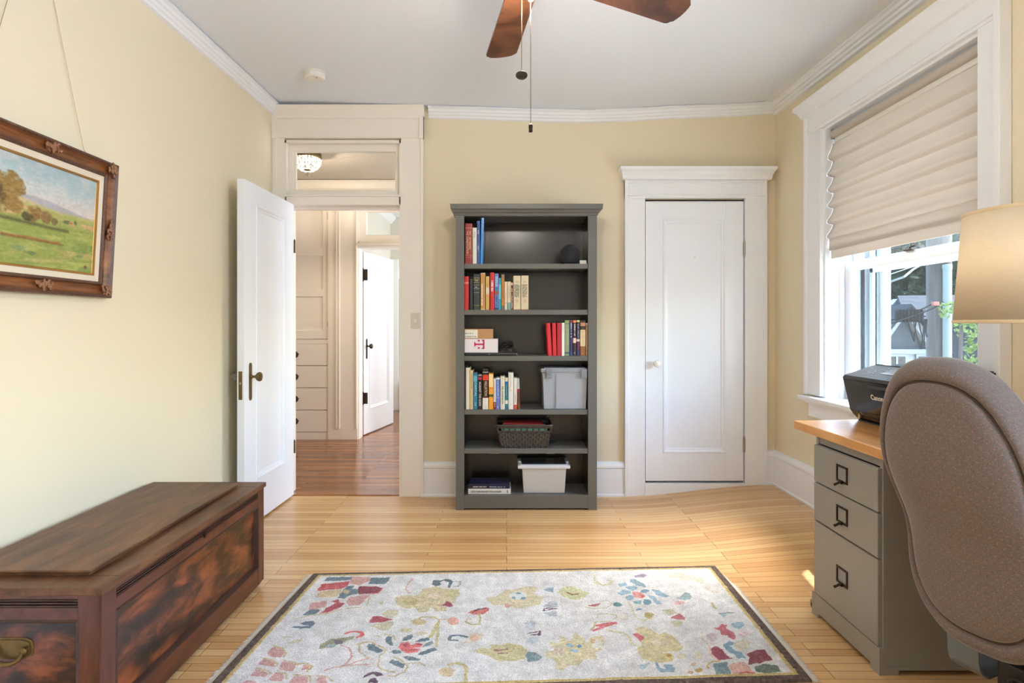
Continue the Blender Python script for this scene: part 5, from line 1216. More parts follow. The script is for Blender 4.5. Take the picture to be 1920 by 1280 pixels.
MOT = [  # (crop, 'p' polygon / 'l' line / 'o' oval, points..., colour)
('a', 'p', [(270, 330), (330, 260), (760, 250), (760, 300), (640, 320)], TEAL), ('a', 'p', [(760, 250), (1100, 260), (1080, 330), (900, 410), (740, 380)], PINK), ('a', 'p', [(1110, 270), (1460, 265), (1430, 330), (1340, 385), (1060, 380)], TEAL),
('a', 'p', [(140, 505), (230, 385), (740, 335), (680, 420), (560, 465)], (190, 82, 84)), ('a', 'p', [(110, 620), (190, 520), (560, 470), (600, 520), (480, 610)], (206, 186, 146)),
('a', 'p', [(500, 630), (600, 500), (680, 420), (820, 415), (760, 480), (860, 470), (920, 500), (860, 560), (700, 590), (640, 640)], TEAL), ('a', 'o', (660, 520, 60, 40), GOLD), ('a', 'p', [(880, 430), (1200, 420), (1310, 460), (1230, 550), (900, 570), (880, 520)], WINE), ('a', 'l', [(1310, 450), (1250, 545), (1080, 575)], 26, CORAL),
('a', 'p', [(660, 700), (740, 620), (1030, 570), (1060, 620), (900, 770), (720, 770)], PK2), ('a', 'p', [(0, 740), (60, 710), (320, 680), (300, 780), (60, 850), (0, 850)], PK2), ('a', 'p', [(190, 920), (300, 820), (480, 720), (380, 690), (520, 655), (560, 720), (640, 740), (560, 800), (420, 850), (300, 910)], RED), ('a', 'l', [(180, 920), (320, 900), (520, 830)], 30, PINK),
('a', 'p', [(-120, 940), (0, 850), (140, 830), (200, 850), (150, 900), (0, 945)], TEAL), ('a', 'l', [(-220, 1000), (60, 940), (300, 920), (640, 830), (900, 800)], 14, GOLD),
('a', 'p', [(1075, 1080), (1130, 975), (1290, 960), (1520, 1025), (1340, 1070)], RED), ('a', 'p', [(1290, 920), (1430, 850), (1620, 850), (1600, 940), (1430, 1010)], LG), ('a', 'p', [(1090, 1130), (1230, 1090), (1500, 1050), (1530, 1120), (1400, 1220), (1250, 1200)], LG),
('a', 'l', [(1850, 290), (1760, 400), (1740, 480), (1800, 540)], 44, (206, 176, 170)), ('a', 'l', [(1040, 760), (1080, 640), (1060, 580)], 12, GOLD), ('a', 'o', (1300, 730, 40, 30), LG),
('b', 'p', [(260, 560), (300, 470), (560, 430), (680, 470), (960, 480), (980, 580), (900, 640), (900, 720), (740, 760), (740, 870), (560, 880), (460, 800), (380, 890), (220, 900), (180, 800), (0, 830), (-180, 740), (-190, 640), (-60, 590), (140, 590)], (200, 188, 148)), ('b', 'o', (520, 600, 120, 60), (214, 196, 172)), ('b', 'o', (100, 700, 130, 70), (190, 176, 124)), ('b', 'o', (840, 560, 100, 60), (196, 186, 136)),
('b', 'p', [(480, 400), (500, 320), (640, 315), (740, 295), (840, 310), (855, 350), (800, 460), (765, 455), (790, 350), (690, 330), (620, 350), (650, 400), (560, 425)], (84, 100, 108)), ('b', 'l', [(860, 340), (980, 330), (1000, 380), (950, 430), (880, 420)], 12, (150, 156, 150)),
('b', 'p', [(570, 765), (690, 750), (740, 700), (800, 700), (870, 780), (800, 805), (700, 775)], (150, 66, 82)), ('b', 'p', [(1130, 900), (1250, 850), (1480, 800), (1520, 850), (1400, 930), (1220, 940)], (204, 110, 104)), ('b', 'l', [(1210, 900), (1300, 850), (1440, 820)], 34, (110, 48, 52)), ('b', 'o', (1330, 830, 34, 16), (80, 110, 100)),
('b', 'l', [(110, 1050), (300, 980), (520, 980), (600, 1020), (590, 1200), (560, 1500)], 46, GOLD), ('b', 'o', (250, 1070, 130, 60), (190, 172, 126)), ('b', 'o', (860, 1050, 95, 75), (214, 162, 142)), ('b', 'l', [(620, 1020), (790, 1020)], 12, PINK), ('b', 'l', [(1080, 1060), (1120, 1010), (1190, 1010)], 30, GOLD), ('b', 'l', [(1080, 1060), (1180, 1120), (1350, 1110), (1340, 960), (1330, 930)], 40, (180, 172, 116)),
('b', 'p', [(1450, 640), (1650, 600), (1800, 480), (2000, 470), (2200, 420), (2380, 440), (2300, 560), (2500, 620), (2420, 760), (2200, 790), (2020, 830), (1800, 760), (1560, 760)], (206, 194, 160)),
('c', 'o', (300, 590, 150, 70), (206, 214, 214)), ('c', 'o', (310, 550, 60, 18), (110, 144, 160)), ('c', 'o', (230, 630, 40, 24), (120, 156, 172)), ('c', 'o', (390, 640, 45, 24), (104, 134, 152)), ('c', 'o', (110, 770, 60, 40), PINK),
('c', 'p', [(750, 490), (840, 450), (950, 450), (930, 545)], (136, 156, 172)), ('c', 'p', [(740, 790), (900, 690), (1000, 690), (1010, 800), (850, 820)], GREY), ('c', 'p', [(740, 900), (860, 880), (990, 860), (1010, 960), (880, 960)], GREY), ('c', 'p', [(740, 870), (770, 800), (800, 860)], PUR), ('c', 'l', [(810, 820), (990, 830), (820, 855)], 18, PUR),
('c', 'p', [(1010, 540), (1110, 450), (1250, 420), (1400, 470), (1600, 550), (1480, 620), (1400, 670), (1250, 660), (1120, 620)], (196, 196, 150)), ('c', 'l', [(1180, 540), (1280, 580), (1380, 560)], 36, (120, 66, 66)), ('c', 'l', [(1670, 220), (1700, 380), (1920, 410)], 40, (206, 206, 166)),
('c', 'p', [(1560, 770), (1700, 740), (1800, 720), (1740, 780), (1620, 800)], (170, 96, 96)), ('c', 'l', [(1500, 790), (1600, 830), (1900, 810), (2000, 740), (1900, 680), (1780, 700)], 30, LG), ('c', 'l', [(1720, 1000), (1740, 930), (1900, 920), (2060, 930), (2070, 1000), (2000, 1010)], 26, LG),
('c', 'p', [(1650, 1110), (1780, 1100), (2060, 1060), (2100, 1100), (1900, 1160), (1700, 1150)], (196, 96, 98)), ('c', 'o', (520, 1090, 100, 50), GREY),
('d', 'l', [(0, 230), (60, 270), (150, 260), (180, 220), (120, 205)], 30, LG), ('d', 'p', [(440, 150), (560, 130), (600, 150), (560, 180), (460, 175)], (150, 136, 160)), ('d', 'p', [(390, 200), (440, 190), (570, 260), (580, 300), (470, 270), (400, 230)], (126, 158, 172)),
('d', 'p', [(240, 260), (330, 230), (360, 270), (280, 290)], BLUE), ('d', 'p', [(330, 290), (440, 270), (490, 300), (430, 340)], BLUE), ('d', 'p', [(240, 370), (300, 320), (400, 330), (400, 370), (290, 395)], BLUE), ('d', 'p', [(340, 410), (400, 380), (440, 400), (420, 450), (350, 450)], BLUE), ('d', 'o', (570, 340, 50, 22), (110, 146, 166)),
('d', 'p', [(640, 320), (740, 330), (860, 400), (840, 420), (720, 390)], BLUE), ('d', 'p', [(610, 390), (680, 400), (770, 490), (720, 500), (640, 430)], BLUE), ('d', 'p', [(430, 460), (540, 450), (520, 500), (440, 490)], (116, 156, 162)), ('d', 'o', (600, 475, 50, 36), (100, 140, 158)), ('d', 'p', [(420, 345), (520, 350), (580, 400), (540, 435), (440, 415)], (212, 140, 134)), ('d', 'o', (545, 400, 18, 22), (186, 90, 92)), ('d', 'l', [(380, 470), (430, 570), (460, 660), (560, 700), (660, 650)], 26, LG), ('d', 'o', (620, 630, 55, 36), (176, 160, 100)), ('d', 'o', (500, 560, 40, 12), (120, 146, 180)),
('d', 'o', (240, 500, 50, 28), (84, 128, 136)), ('d', 'o', (320, 650, 55, 50), (208, 200, 190)), ('d', 'p', [(950, 430), (1060, 350), (1120, 370), (1130, 430), (1040, 450)], (140, 166, 170)), ('d', 'o', (980, 480, 60, 26), (216, 170, 168)), ('d', 'l', [(1370, 480), (1400, 530), (1420, 540)], 30, (186, 166, 110)), ('d', 'l', [(1460, 610), (1640, 600)], 16, TEAL), ('d', 'p', [(1460, 610), (1560, 610), (1520, 660)], (160, 190, 198)),
('d', 'p', [(860, 660), (980, 610), (1040, 650), (1050, 685), (960, 680)], (190, 106, 108)), ('d', 'p', [(780, 570), (900, 550), (960, 600), (860, 630)], LG), ('d', 'p', [(880, 700), (1020, 700), (1000, 760), (920, 770)], LG), ('d', 'p', [(1610, 730), (1720, 700), (1770, 740), (1700, 790), (1620, 770)], BLUE), ('d', 'p', [(730, 110), (1000, 120), (1280, 190), (1300, 260), (1100, 220), (980, 200), (860, 170)], (214, 208, 192)), ('d', 'p', [(1280, 290), (1420, 320), (1480, 370), (1340, 350)], (216, 204, 196)),
('e', 'p', [(835, 115), (930, 95), (1100, 95), (980, 65), (1060, 30), (1140, 25), (1175, 60), (1120, 120), (980, 125)], (92, 112, 128)), ('e', 'l', [(740, 240), (900, 235)], 14, LG), ('e', 'p', [(820, 310), (900, 270), (1000, 260), (980, 300), (860, 325)], (200, 192, 168)),
('e', 'p', [(550, 470), (600, 380), (640, 360), (740, 370), (770, 440), (720, 500), (620, 490)], PK2), ('e', 'l', [(640, 350), (760, 380), (790, 450), (760, 490)], 30, GOLD), ('e', 'p', [(440, 590), (500, 520), (600, 530), (660, 570), (640, 620), (520, 600)], PK2), ('e', 'l', [(500, 510), (640, 530), (690, 580), (650, 620)], 20, GOLD), ('e', 'p', [(710, 640), (760, 540), (880, 560), (920, 600), (880, 680), (800, 670)], PK2), ('e', 'l', [(750, 530), (880, 545), (950, 600)], 22, GOLD), ('e', 'p', [(980, 660), (1030, 590), (1100, 590), (1080, 660)], (206, 152, 138)), ('e', 'l', [(920, 590), (1060, 570), (1120, 620), (1070, 680)], 22, GY),
('e', 'p', [(330, 740), (400, 650), (520, 670), (570, 710), (530, 750), (420, 740)], PK2), ('e', 'l', [(420, 640), (560, 665), (600, 710)], 18, GOLD), ('e', 'p', [(580, 780), (660, 690), (760, 700), (780, 760), (730, 810), (640, 800)], PK2), ('e', 'l', [(680, 670), (800, 710), (820, 770)], 22, GOLD), ('e', 'p', [(820, 830), (900, 740), (1080, 740), (1090, 830)], PK2), ('e', 'l', [(890, 725), (1100, 730), (1120, 800)], 18, GOLD), ('e', 'p', [(1170, 830), (1220, 740), (1310, 750), (1330, 830)], PK2), ('e', 'l', [(1200, 735), (1350, 750), (1390, 800)], 18, GOLD), ('e', 'p', [(230, 830), (290, 790), (400, 800), (410, 850)], PK2),
('e', 'l', [(1570, 190), (1650, 160), (1760, 170), (1790, 200), (1720, 240)], 40, (214, 96, 98)), ('e', 'p', [(1210, 390), (1240, 330), (1380, 260), (1560, 240), (1690, 220), (1640, 270), (1500, 320), (1400, 370)], (150, 148, 120)), ('e', 'o', (1470, 300, 60, 30), (104, 98, 110)), ('e', 'o', (1380, 345, 60, 24), (150, 172, 172)), ('e', 'l', [(1500, 335), (1620, 390), (1650, 480), (1580, 570), (1500, 610)], 12, (190, 150, 140)), ('e', 'l', [(1280, 670), (1400, 635), (1560, 600), (1760, 600), (1900, 580)], 26, (210, 164, 156)), ('e', 'l', [(1540, 600), (1700, 560), (1860, 510)], 12, PINK), ('e', 'l', [(1740, 330), (1740, 420), (1860, 510)], 14, GOLD), ('e', 'l', [(1700, 330), (1840, 290), (1920, 300)], 12, GOLD),
('f', 'p', [(45, 360), (70, 320), (130, 320), (200, 370), (270, 410), (200, 440), (90, 400)], TEAL), ('f', 'l', [(0, 300), (120, 300), (260, 380), (300, 410), (220, 480), (190, 600), (280, 670), (420, 690)], 16, GOLD), ('f', 'p', [(290, 260), (330, 225), (390, 235), (370, 290), (400, 340), (460, 340), (350, 350), (290, 300)], TEAL), ('f', 'l', [(180, 220), (240, 240)], 26, LG), ('f', 'l', [(300, 200), (400, 220), (410, 280)], 16, GOLD),
('f', 'p', [(500, 285), (540, 240), (620, 200), (655, 210), (620, 260), (560, 285)], (94, 112, 122)), ('f', 'p', [(660, 300), (760, 250), (850, 240), (850, 280), (740, 300)], TEAL), ('f', 'p', [(760, 370), (800, 320), (900, 285), (910, 310), (850, 350)], (110, 134, 136)), ('f', 'p', [(460, 370), (490, 310), (600, 300), (620, 340), (700, 310), (770, 320), (750, 370), (640, 380), (740, 390), (700, 430), (560, 450), (480, 400)], CORAL), ('f', 'p', [(515, 330), (560, 320), (590, 330), (560, 365)], (160, 64, 70)), ('f', 'p', [(680, 330), (740, 315), (760, 335), (700, 350)], (160, 70, 72)), ('f', 'l', [(570, 405), (690, 400)], 14, (160, 64, 70)),
('f', 'p', [(350, 430), (400, 400), (490, 415), (500, 445), (400, 450)], TEAL), ('f', 'p', [(690, 460), (780, 420), (930, 370), (960, 400), (840, 450), (760, 475)], (92, 114, 126)), ('f', 'p', [(525, 500), (560, 480), (640, 490), (740, 520), (720, 540), (600, 540)], TEAL), ('f', 'p', [(340, 560), (380, 525), (460, 550), (550, 590), (530, 640), (420, 610)], TEAL), ('f', 'l', [(400, 500), (540, 560), (580, 620), (540, 690), (420, 740), (320, 740)], 22, GOLD), ('f', 'l', [(560, 570), (740, 570), (800, 600)], 10, GOLD), ('f', 'o', (560, 150, 80, 30), LG), ('f', 'o', (760, 190, 70, 30), (214, 200, 176)), ('f', 'l', [(970, 60), (900, 200), (870, 240)], 50, (196, 184, 126)),
('f', 'p', [(0, 770), (30, 720), (110, 685), (220, 690), (275, 730), (180, 740), (120, 715), (60, 740)], PUR), ('f', 'p', [(60, 830), (90, 770), (170, 760), (200, 823)], PUR),
('f', 'l', [(1340, 240), (1240, 215), (1130, 220), (1110, 270), (1220, 285)], 38, (94, 112, 124)), ('f', 'p', [(1350, 210), (1440, 180), (1550, 210), (1540, 270), (1400, 310), (1260, 330), (1380, 270)], (206, 192, 170)), ('f', 'o', (1440, 250, 60, 36), (210, 168, 140)), ('f', 'p', [(970, 690), (1010, 640), (1110, 620), (1180, 660), (1140, 740), (1020, 740)], (204, 184, 144)), ('f', 'l', [(1110, 590), (1200, 570), (1320, 600), (1330, 700), (1320, 823)], 44, (196, 182, 134)),
('f', 'p', [(1430, 420), (1520, 370), (1640, 390), (1640, 330), (1740, 340), (1860, 310), (2000, 330), (2120, 400), (2080, 520), (1950, 540), (1760, 550), (1600, 470)], (200, 190, 142)), ('f', 'o', (1720, 405, 40, 18), (140, 96, 96)), ('f', 'l', [(1770, 400), (1860, 385)], 26, (140, 96, 96)), ('f', 'l', [(1750, 445), (1860, 440)], 20, (140, 96, 96)),
('g', 'p', [(300, 110), (350, 45), (430, 70), (450, 130), (380, 145)], (190, 196, 204)), ('g', 'p', [(310, 260), (420, 230), (490, 240), (470, 280), (400, 330), (330, 320)], (190, 202, 208)), ('g', 'p', [(320, 190), (460, 165), (465, 185), (330, 195)], PUR), ('g', 'p', [(480, 155), (510, 150), (500, 225), (470, 215)], PUR), ('g', 'l', [(385, 208), (460, 210)], 12, PUR), ('g', 'p', [(310, 490), (330, 430), (420, 425), (530, 490), (470, 540), (350, 560)], (120, 142, 150)),
('g', 'p', [(600, 290), (740, 320), (750, 210), (900, 290), (940, 170), (1060, 250), (1080, 330), (1150, 240), (1300, 220), (1340, 290), (1290, 400), (1200, 440), (1250, 530), (1080, 520), (1000, 600), (860, 600), (780, 670), (700, 640), (690, 540), (560, 470), (560, 430), (680, 400)], (210, 200, 160)), ('g', 'o', (1230, 330, 70, 60), (220, 218, 208)), ('g', 'o', (880, 345, 45, 20), (140, 178, 204)), ('g', 'o', (1005, 355, 32, 26), (96, 134, 166)), ('g', 'o', (940, 415, 60, 16), (140, 170, 198)), ('g', 'o', (1170, 290, 36, 30), (206, 180, 130)), ('g', 'o', (740, 420, 70, 60), (206, 190, 170)),
('g', 'p', [(1190, 70), (1300, 60), (1430, 35), (1430, 70), (1300, 90), (1330, 120), (1180, 165), (1160, 140), (1260, 110)], (204, 104, 110)), ('g', 'l', [(1150, 150), (1190, 110), (1200, 40), (1400, 30)], 12, GOLD), ('g', 'l', [(1360, 150), (1560, 180), (1640, 230), (1680, 330), (1760, 340)], 40, (206, 200, 160)),
('g', 'p', [(1720, 130), (1800, 105), (1920, 130), (2020, 200), (2100, 170), (2260, 260), (2340, 370), (2280, 420), (2060, 420), (2120, 480), (2080, 560), (1960, 560), (1820, 520), (1730, 400), (1800, 340)], (204, 194, 150)), ('g', 'p', [(1690, 190), (1740, 180), (1830, 230), (1810, 290), (1720, 230)], (196, 92, 104)), ('g', 'o', (2000, 300, 60, 40), (222, 214, 190)), ('g', 'o', (2150, 330, 70, 50), (200, 188, 138)), ('g', 'p', [(1770, 600), (1900, 560), (1920, 580), (1820, 620), (1830, 660), (1790, 650)], (166, 188, 194)), ('g', 'l', [(380, 800), (900, 810)], 14, LG),
('h', 'p', [(30, 510), (110, 500), (60, 560), (20, 560)], (170, 190, 196)), ('h', 'p', [(160, 490), (200, 490), (230, 560), (280, 560), (270, 510), (370, 515), (390, 600), (230, 605)], (132, 160, 176)), ('h', 'o', (300, 430, 70, 55), (206, 188, 132)), ('h', 'o', (320, 415, 26, 20), (176, 130, 80)),
('h', 'p', [(1030, 70), (1090, 30), (1150, 40), (1180, 80), (1090, 105)], BLUE), ('h', 'p', [(820, 100), (880, 95), (920, 60), (980, 65), (960, 110), (1060, 150), (1090, 210), (1050, 235), (990, 205), (1000, 180), (920, 180), (900, 130)], (186, 96, 108)), ('h', 'p', [(740, 180), (790, 155), (860, 175), (880, 220), (820, 260), (750, 240)], (208, 190, 196)), ('h', 'l', [(690, 150), (700, 230), (760, 280), (880, 280)], 16, (216, 206, 180)), ('h', 'p', [(1100, 170), (1200, 130), (1260, 180), (1160, 210)], (216, 194, 192)),
('h', 'p', [(940, 290), (1000, 255), (1090, 270), (1040, 300), (1010, 310), (1070, 360), (1130, 370), (1200, 440), (1110, 445), (1060, 400), (1000, 380), (940, 320)], (116, 154, 176)), ('h', 'p', [(800, 340), (850, 310), (920, 340), (960, 400), (1040, 450), (880, 465), (820, 400)], (140, 62, 80)), ('h', 'l', [(780, 310), (800, 400), (870, 465)], 26, (220, 180, 170)), ('h', 'p', [(1200, 400), (1300, 350), (1400, 345), (1490, 465), (1370, 490), (1210, 520), (1230, 440)], (124, 56, 68)), ('h', 'o', (1150, 290, 90, 60), (206, 200, 176)),
('h', 'p', [(820, 510), (980, 480), (1030, 630), (860, 635)], (112, 138, 148)), ('h', 'p', [(1020, 500), (1160, 480), (1240, 550), (1290, 620), (1050, 630), (1010, 560)], (216, 168, 158)), ('h', 'l', [(1120, 620), (1200, 600), (1290, 610)], 24, (200, 96, 84)), ('h', 'p', [(1280, 540), (1380, 505), (1540, 520), (1590, 600), (1400, 615), (1310, 600)], (92, 108, 96)), ('h', 'l', [(760, 560), (780, 500), (900, 470)], 18, (196, 170, 100)), ('h', 'o', (660, 580, 40, 22), (190, 164, 96)), ('h', 'o', (560, 600, 40, 16), (186, 158, 130)), ('h', 'o', (600, 510, 30, 26), (206, 176, 150)), ('h', 'o', (850, 560, 0, 0), GOLD),
('h', 'p', [(220, 240), (330, 250), (350, 320), (230, 310)], (206, 196, 160)), ('h', 'o', (470, 420, 60, 30), (214, 208, 184)), ('h', 'o', (660, 410, 50, 30), (216, 210, 186)),
]
def rug_cols(U, V_):
    W = rxy(U, V_); X, Y = W[..., 0], W[..., 1]
    # slightly hand-knotted outlines
    Xw = X+(fbm(X*60, Y*60, 2)-.5)*.012; Yw = Y+(fbm(X*60+9, Y*60, 7)-.5)*.012
    C = np.empty(U.shape+(3,)); C[:] = (219, 218, 217); C += (fbm(X*14, Y*14, 4)-.5)[..., None]*26
    n = (vnoise(X*260, Y*200, 3)-.5)[..., None]
    for mo in MOT:
        ox, oy, s = CR[mo[0]]; kind = mo[1]; col = np.array(mo[-1], float)*.86+np.array((214, 212, 208))*.14
        if kind == 'o':
            cx_, cy_, a, b = mo[2]
            if a == 0: continue
            poly = [(cx_+a*math.cos(t), cy_+b*math.sin(t)) for t in np.linspace(0, 2*PI, 17)[:-1]]
        else: poly = mo[2]
        if kind == 'l': sub = []; wpx = mo[3]; pts = [fpt(ox+p[0]*s, oy+p[1]*s, ZR) for p in poly]
        else: pts = [fpt(ox+p[0]*s, oy+p[1]*s, ZR) for p in poly]
        px_ = np.array([p.x for p in pts]); py_ = np.array([p.y for p in pts]); mg_ = .03
        box_ = (X > px_.min()-mg_) & (X < px_.max()+mg_) & (Y > py_.min()-mg_) & (Y < py_.max()+mg_)
        if not box_.any(): continue
        xx, yy = Xw[box_], Yw[box_]
        if kind == 'l':
            wm = wpx*s*py_.mean()/F*.5; d = np.full(xx.shape, 9.)
            for i in range(len(pts)-1):
                ax_, ay_, bx_, by_ = px_[i], py_[i], px_[i+1], py_[i+1]; L2 = (bx_-ax_)**2+(by_-ay_)**2+1e-9
                t = np.clip(((xx-ax_)*(bx_-ax_)+(yy-ay_)*(by_-ay_))/L2, 0, 1); d = np.minimum(d, np.hypot(xx-ax_-t*(bx_-ax_), yy-ay_-t*(by_-ay_)))
            ins = d < max(wm, .0035)
        else:
            ins = np.zeros(xx.shape, bool); j = len(pts)-1
            for i in range(len(pts)):
                c_ = ((py_[i] > yy) != (py_[j] > yy)) & (xx < (px_[j]-px_[i])*(yy-py_[i])/(py_[j]-py_[i]+1e-12)+px_[i]); ins ^= c_; j = i
        sub = C[box_]; sub[ins] = col+(vnoise(xx*110, yy*110, 8)[ins, None]-.5)*26; C[box_] = sub
    # borders
    wX, wY = 2.05, .95
    dl, dr, db, dt = U*wX, (1-U)*wX, V_*wY, (1-V_)*wY
    side = np.minimum(dl, dr)+(fbm(X*40, Y*40, 6)-.5)*.006; ends = np.minimum(db, dt)+(fbm(X*40, Y*40, 8)-.5)*.005
    yl = ((side < .052) | (ends < .040)); C[yl] = np.array((206, 188, 136))+n[yl]*20
    g2_ = ((side < .0445) & (side > .040)) | ((ends < .036) & (ends > .032)); C[g2_] = (188, 160, 96)
    br_m = ((side < .036) | (ends < .026)); C[br_m] = np.array((98, 82, 74))+(fbm(X*90, Y*90, 12)[br_m, None]-.5)*60
    return C+n*26+(vnoise(X*520, Y*420, 11)-.5)[..., None]*20
def rpos(U, V_):
    W = rxy(U, V_); X, Y = W[..., 0], W[..., 1]; e = np.minimum(np.minimum(U*2.05, (1-U)*2.05), np.minimum(V_*.95, (1-V_)*.95))
    z = ZR*np.clip(e/.006, 0, 1)**.5+(vnoise(X*180, Y*180, 3)-.5)*.0012*np.clip(e/.01, 0, 1)+(fbm(X*5, Y*5, 5)-.5)*.004*np.clip(e/.03, 0, 1)
    return np.stack([X, Y, z+.001], -1)
vcol_grid('woven_field', 760, 352, rpos, rug_cols, attr_mat('rug_wool', 'pattern', .95, 190, .26, 1.0, .006), rg)
rnd = random.Random(5)
for sd_, (p, q) in enumerate(((RC[0], RC[3]), (RC[1], RC[2]))):
    d = (q-p); L_ = d.length; d.normalize(); o_ = Vector((-d.y, d.x, 0))*(1 if sd_ == 0 else -1)
    k = MB(); k.hexa([tuple(p), tuple(p+o_*.018), tuple(q+o_*.018), tuple(q), tuple(p+Vector((0, 0, .007))), tuple(p+o_*.018+Vector((0, 0, .003))), tuple(q+o_*.018+Vector((0, 0, .003))), tuple(q+Vector((0, 0, .007)))])
    n = int(L_/.0055)
    for i in range(n):
        a = p+d*(L_*(i+.5)/n)+o_*.017; r1_ = rnd.uniform(.010, .017); dv = o_*r1_+d*rnd.uniform(-.005, .005)
        k.tube([a+Vector((0, 0, .0025)), a+dv*.6+Vector((0, 0, .003)), a+dv+Vector((0, 0, .001))], [.0018, .0015, .0008], 4)
    fr_ = k.build('fringe', fabric('fringe_cotton', (224, 214, 198), weave=800), rg); fr_['kind'] = 'stuff'

# ------------------------------------------------------------------ desk, drawer pedestals
DZ0, DZ1 = .763, .80
maple = wood('maple_desktop', [(.25, (176, 116, 62)), (.45, (204, 146, 86)), (.65, (220, 168, 108)), (.85, (232, 188, 132))], .3, (2, .35, 2), 9, .3, .04, coat=.3)
dk = thing('desk', 'desk with a thick honey maple top under the window', 'desk', (1.62, 1.7, 0))
k = MB(); k.hexa([(1.318, .75, DZ0), (1.915, .75, DZ0), (1.90, 2.715, DZ0), (1.318, 2.655, DZ0), (1.318, .75, DZ1), (1.915, .75, DZ1), (1.90, 2.715, DZ1), (1.318, 2.655, DZ1)], .005); k.build('desktop', maple, dk)
taupe = mat('taupe_cabinet_paint', (146, 141, 133), .42, var=.03)
def pedestal(y0, y1, label, rx=.012):
    pd_ = thing('file_cabinet', label, 'file cabinet', (1.6, (y0+y1)/2, 0), 'drawer pedestals under the desk')
    x0 = 1.332
    k = MB(); k.box(x0, 1.88, y0, y0+.018, .02, DZ0-.001, .002); k.box(x0, 1.88, y1-.018, y1, .02, DZ0-.001, .002); k.box(x0+.004, 1.88, y0+.018, y1-.018, DZ0-.03, DZ0-.001); k.box(1.87, 1.88, y0+.018, y1-.018, .02, DZ0-.03); k.box(x0+.02, 1.88, y0+.018, y1-.018, .05, .07)
    k.build('carcass', taupe, pd_)
    k = MB(); 
    k.prism([(y0-.004, 0), (y0+.045, 0), (y0+.05, .02), (y1-.05, .02), (y1-.045, 0), (y1+.004, 0), (y1+.004, .095), (y0-.004, .095)], 'x', x0-.016, x0+.004)
    k.prism([(x0-.012, 0), (x0+.05, 0), (x0+.055, .018), (1.80, .018), (1.83, 0), (1.88, 0), (1.88, .02), (x0-.012, .03)], 'y', y0-.003, y0+.016)
    k.prism([(x0-.012, 0), (x0+.05, 0), (x0+.055, .018), (1.80, .018), (1.83, 0), (1.88, 0), (1.88, .02), (x0-.012, .03)], 'y', y1-.016, y1+.003)
    k.build('plinth', taupe, pd_)
    for za, zb2 in ((.573, .728), (.410, .568), (.098, .404)):
        k = MB(); k.box(x0-.016, x0+.006, y0+.006, y1-.012, za, zb2, .003); d = k.build('drawer_front', taupe, pd_)
        cy, cz2 = (y0+y1)/2-.0, (.648 if za > .5 else .487 if za > .3 else .247)
        k = MB(local((x0-.0165, cy+.037, cz2-.028), (0, -1, 0), (0, 0, 1)))
        k.ring(0, .074, 0, .066, [(0, 0), (0, .0035), (.007, .004), (.0078, .0)]); k.box(.026, .046, -.004, .010, .002, .010, .002)
        k.tube([(.036, .003, .008), (.034, -.004, .020), (.031, -.010, .030)], [.0055, .0045, .0055], 10)
        k.build('label_pull', M['darkbronze'], d)
    return pd_
pedestal(2.045, 2.488, 'taupe three-drawer pedestal holding up the far end of the desk')
pedestal(.80, 1.20, 'matching drawer pedestal at the near end of the desk')
bt = thing('castor', 'small dark castor peeping out behind the pedestal at the floor', 'castor', (1.36, 2.56, 0))
k = MB(); k.lathe([(.012, -.006), (.016, 0), (.012, .006)], (1.345, 2.53, .016), (0, 1, 0), 14); k.build('wheel', M['black'], bt)
k = MB(); k.box(1.335, 1.36, 2.52, 2.545, .016, .035, .003); k.build('fork', M['steel'], bt)

# printer
pr = thing('printer', 'black inkjet printer with tilted control panel at the far end of the desk', 'printer', (1.72, 2.44, DZ1))
pyf, pyn = 2.67, 2.245
def pp(outl, y0, y1, mt, nm, parent=pr, bev=0):
    k = MB(); k.prism(outl, 'y', y0, y1); return k.build(nm, mt, parent)
z0 = DZ1
body = [(1.625, z0+.004), (1.60, z0+.03), (1.585, z0+.052), (1.552, z0+.198), (1.562, z0+.206), (1.70, z0+.252), (1.90, z0+.252), (1.90, z0+.004)]
pp(body, pyn, pyf, M['gloss'], 'housing')
pp([(1.5505, z0+.196), (1.5605, z0+.2085), (1.705, z0+.2560), (1.703, z0+.250), (1.562, z0+.203), (1.553, z0+.194)], pyn-.001, pyf+.001, mat('panel_black', (30, 31, 34), .35, var=.05), 'control_panel')
pp([(1.702, z0+.2525), (1.702, z0+.258), (1.895, z0+.258), (1.895, z0+.2525)], pyn+.004, pyf-.004, mat('scanner_lid', (60, 62, 68), .12, var=.05), 'scanner_lid')
pp([(1.617, z0), (1.617, z0+.006), (1.89, z0+.006), (1.89, z0)], pyn+.02, pyf-.012, M['black'], 'feet')
uvec = Vector((0, -1, 0)); fs = Vector((1.552-1.585, 0, .146)).normalized()    # front slope (up)
Mpf = local((1.585-.001, pyf, z0+.052), uvec, fs)                    # w faces -X
k = MB(Mpf); 
k.box(0.004, .451, -.0015, 0, 0, .0012); k.box(.08, .082, -.02, -.0, -.001, .0015); k.box(.0, .45, .138, .1395, 0, .0015); k.box(.17, .36, .118, .132, -.001, .002, .001)
k.build('front_seams', mat('seam_grey', (52, 53, 58), .3), pr)
fs2 = Vector((1.585-1.60, 0, .022)).normalized(); Mp2 = local((1.600-.0008, pyf, z0+.03), uvec, fs2)
k = MB(Mp2); k.box(.05, .45, .0, .0012, 0, .001); k.box(.06, .0615, -.02, .026, -.001, .001); k.box(.20, .36, -.012, .014, 0, .0016, .001); k.build('paper_tray_grip', mat('tray_black', (26, 26, 30), .25), pr)
k = MB(Mp2); k.box(.23, .33, -.006, .004, .0012, .003, .001); k.build('tray_lever', mat('tray_grey', (120, 122, 126), .4), pr)
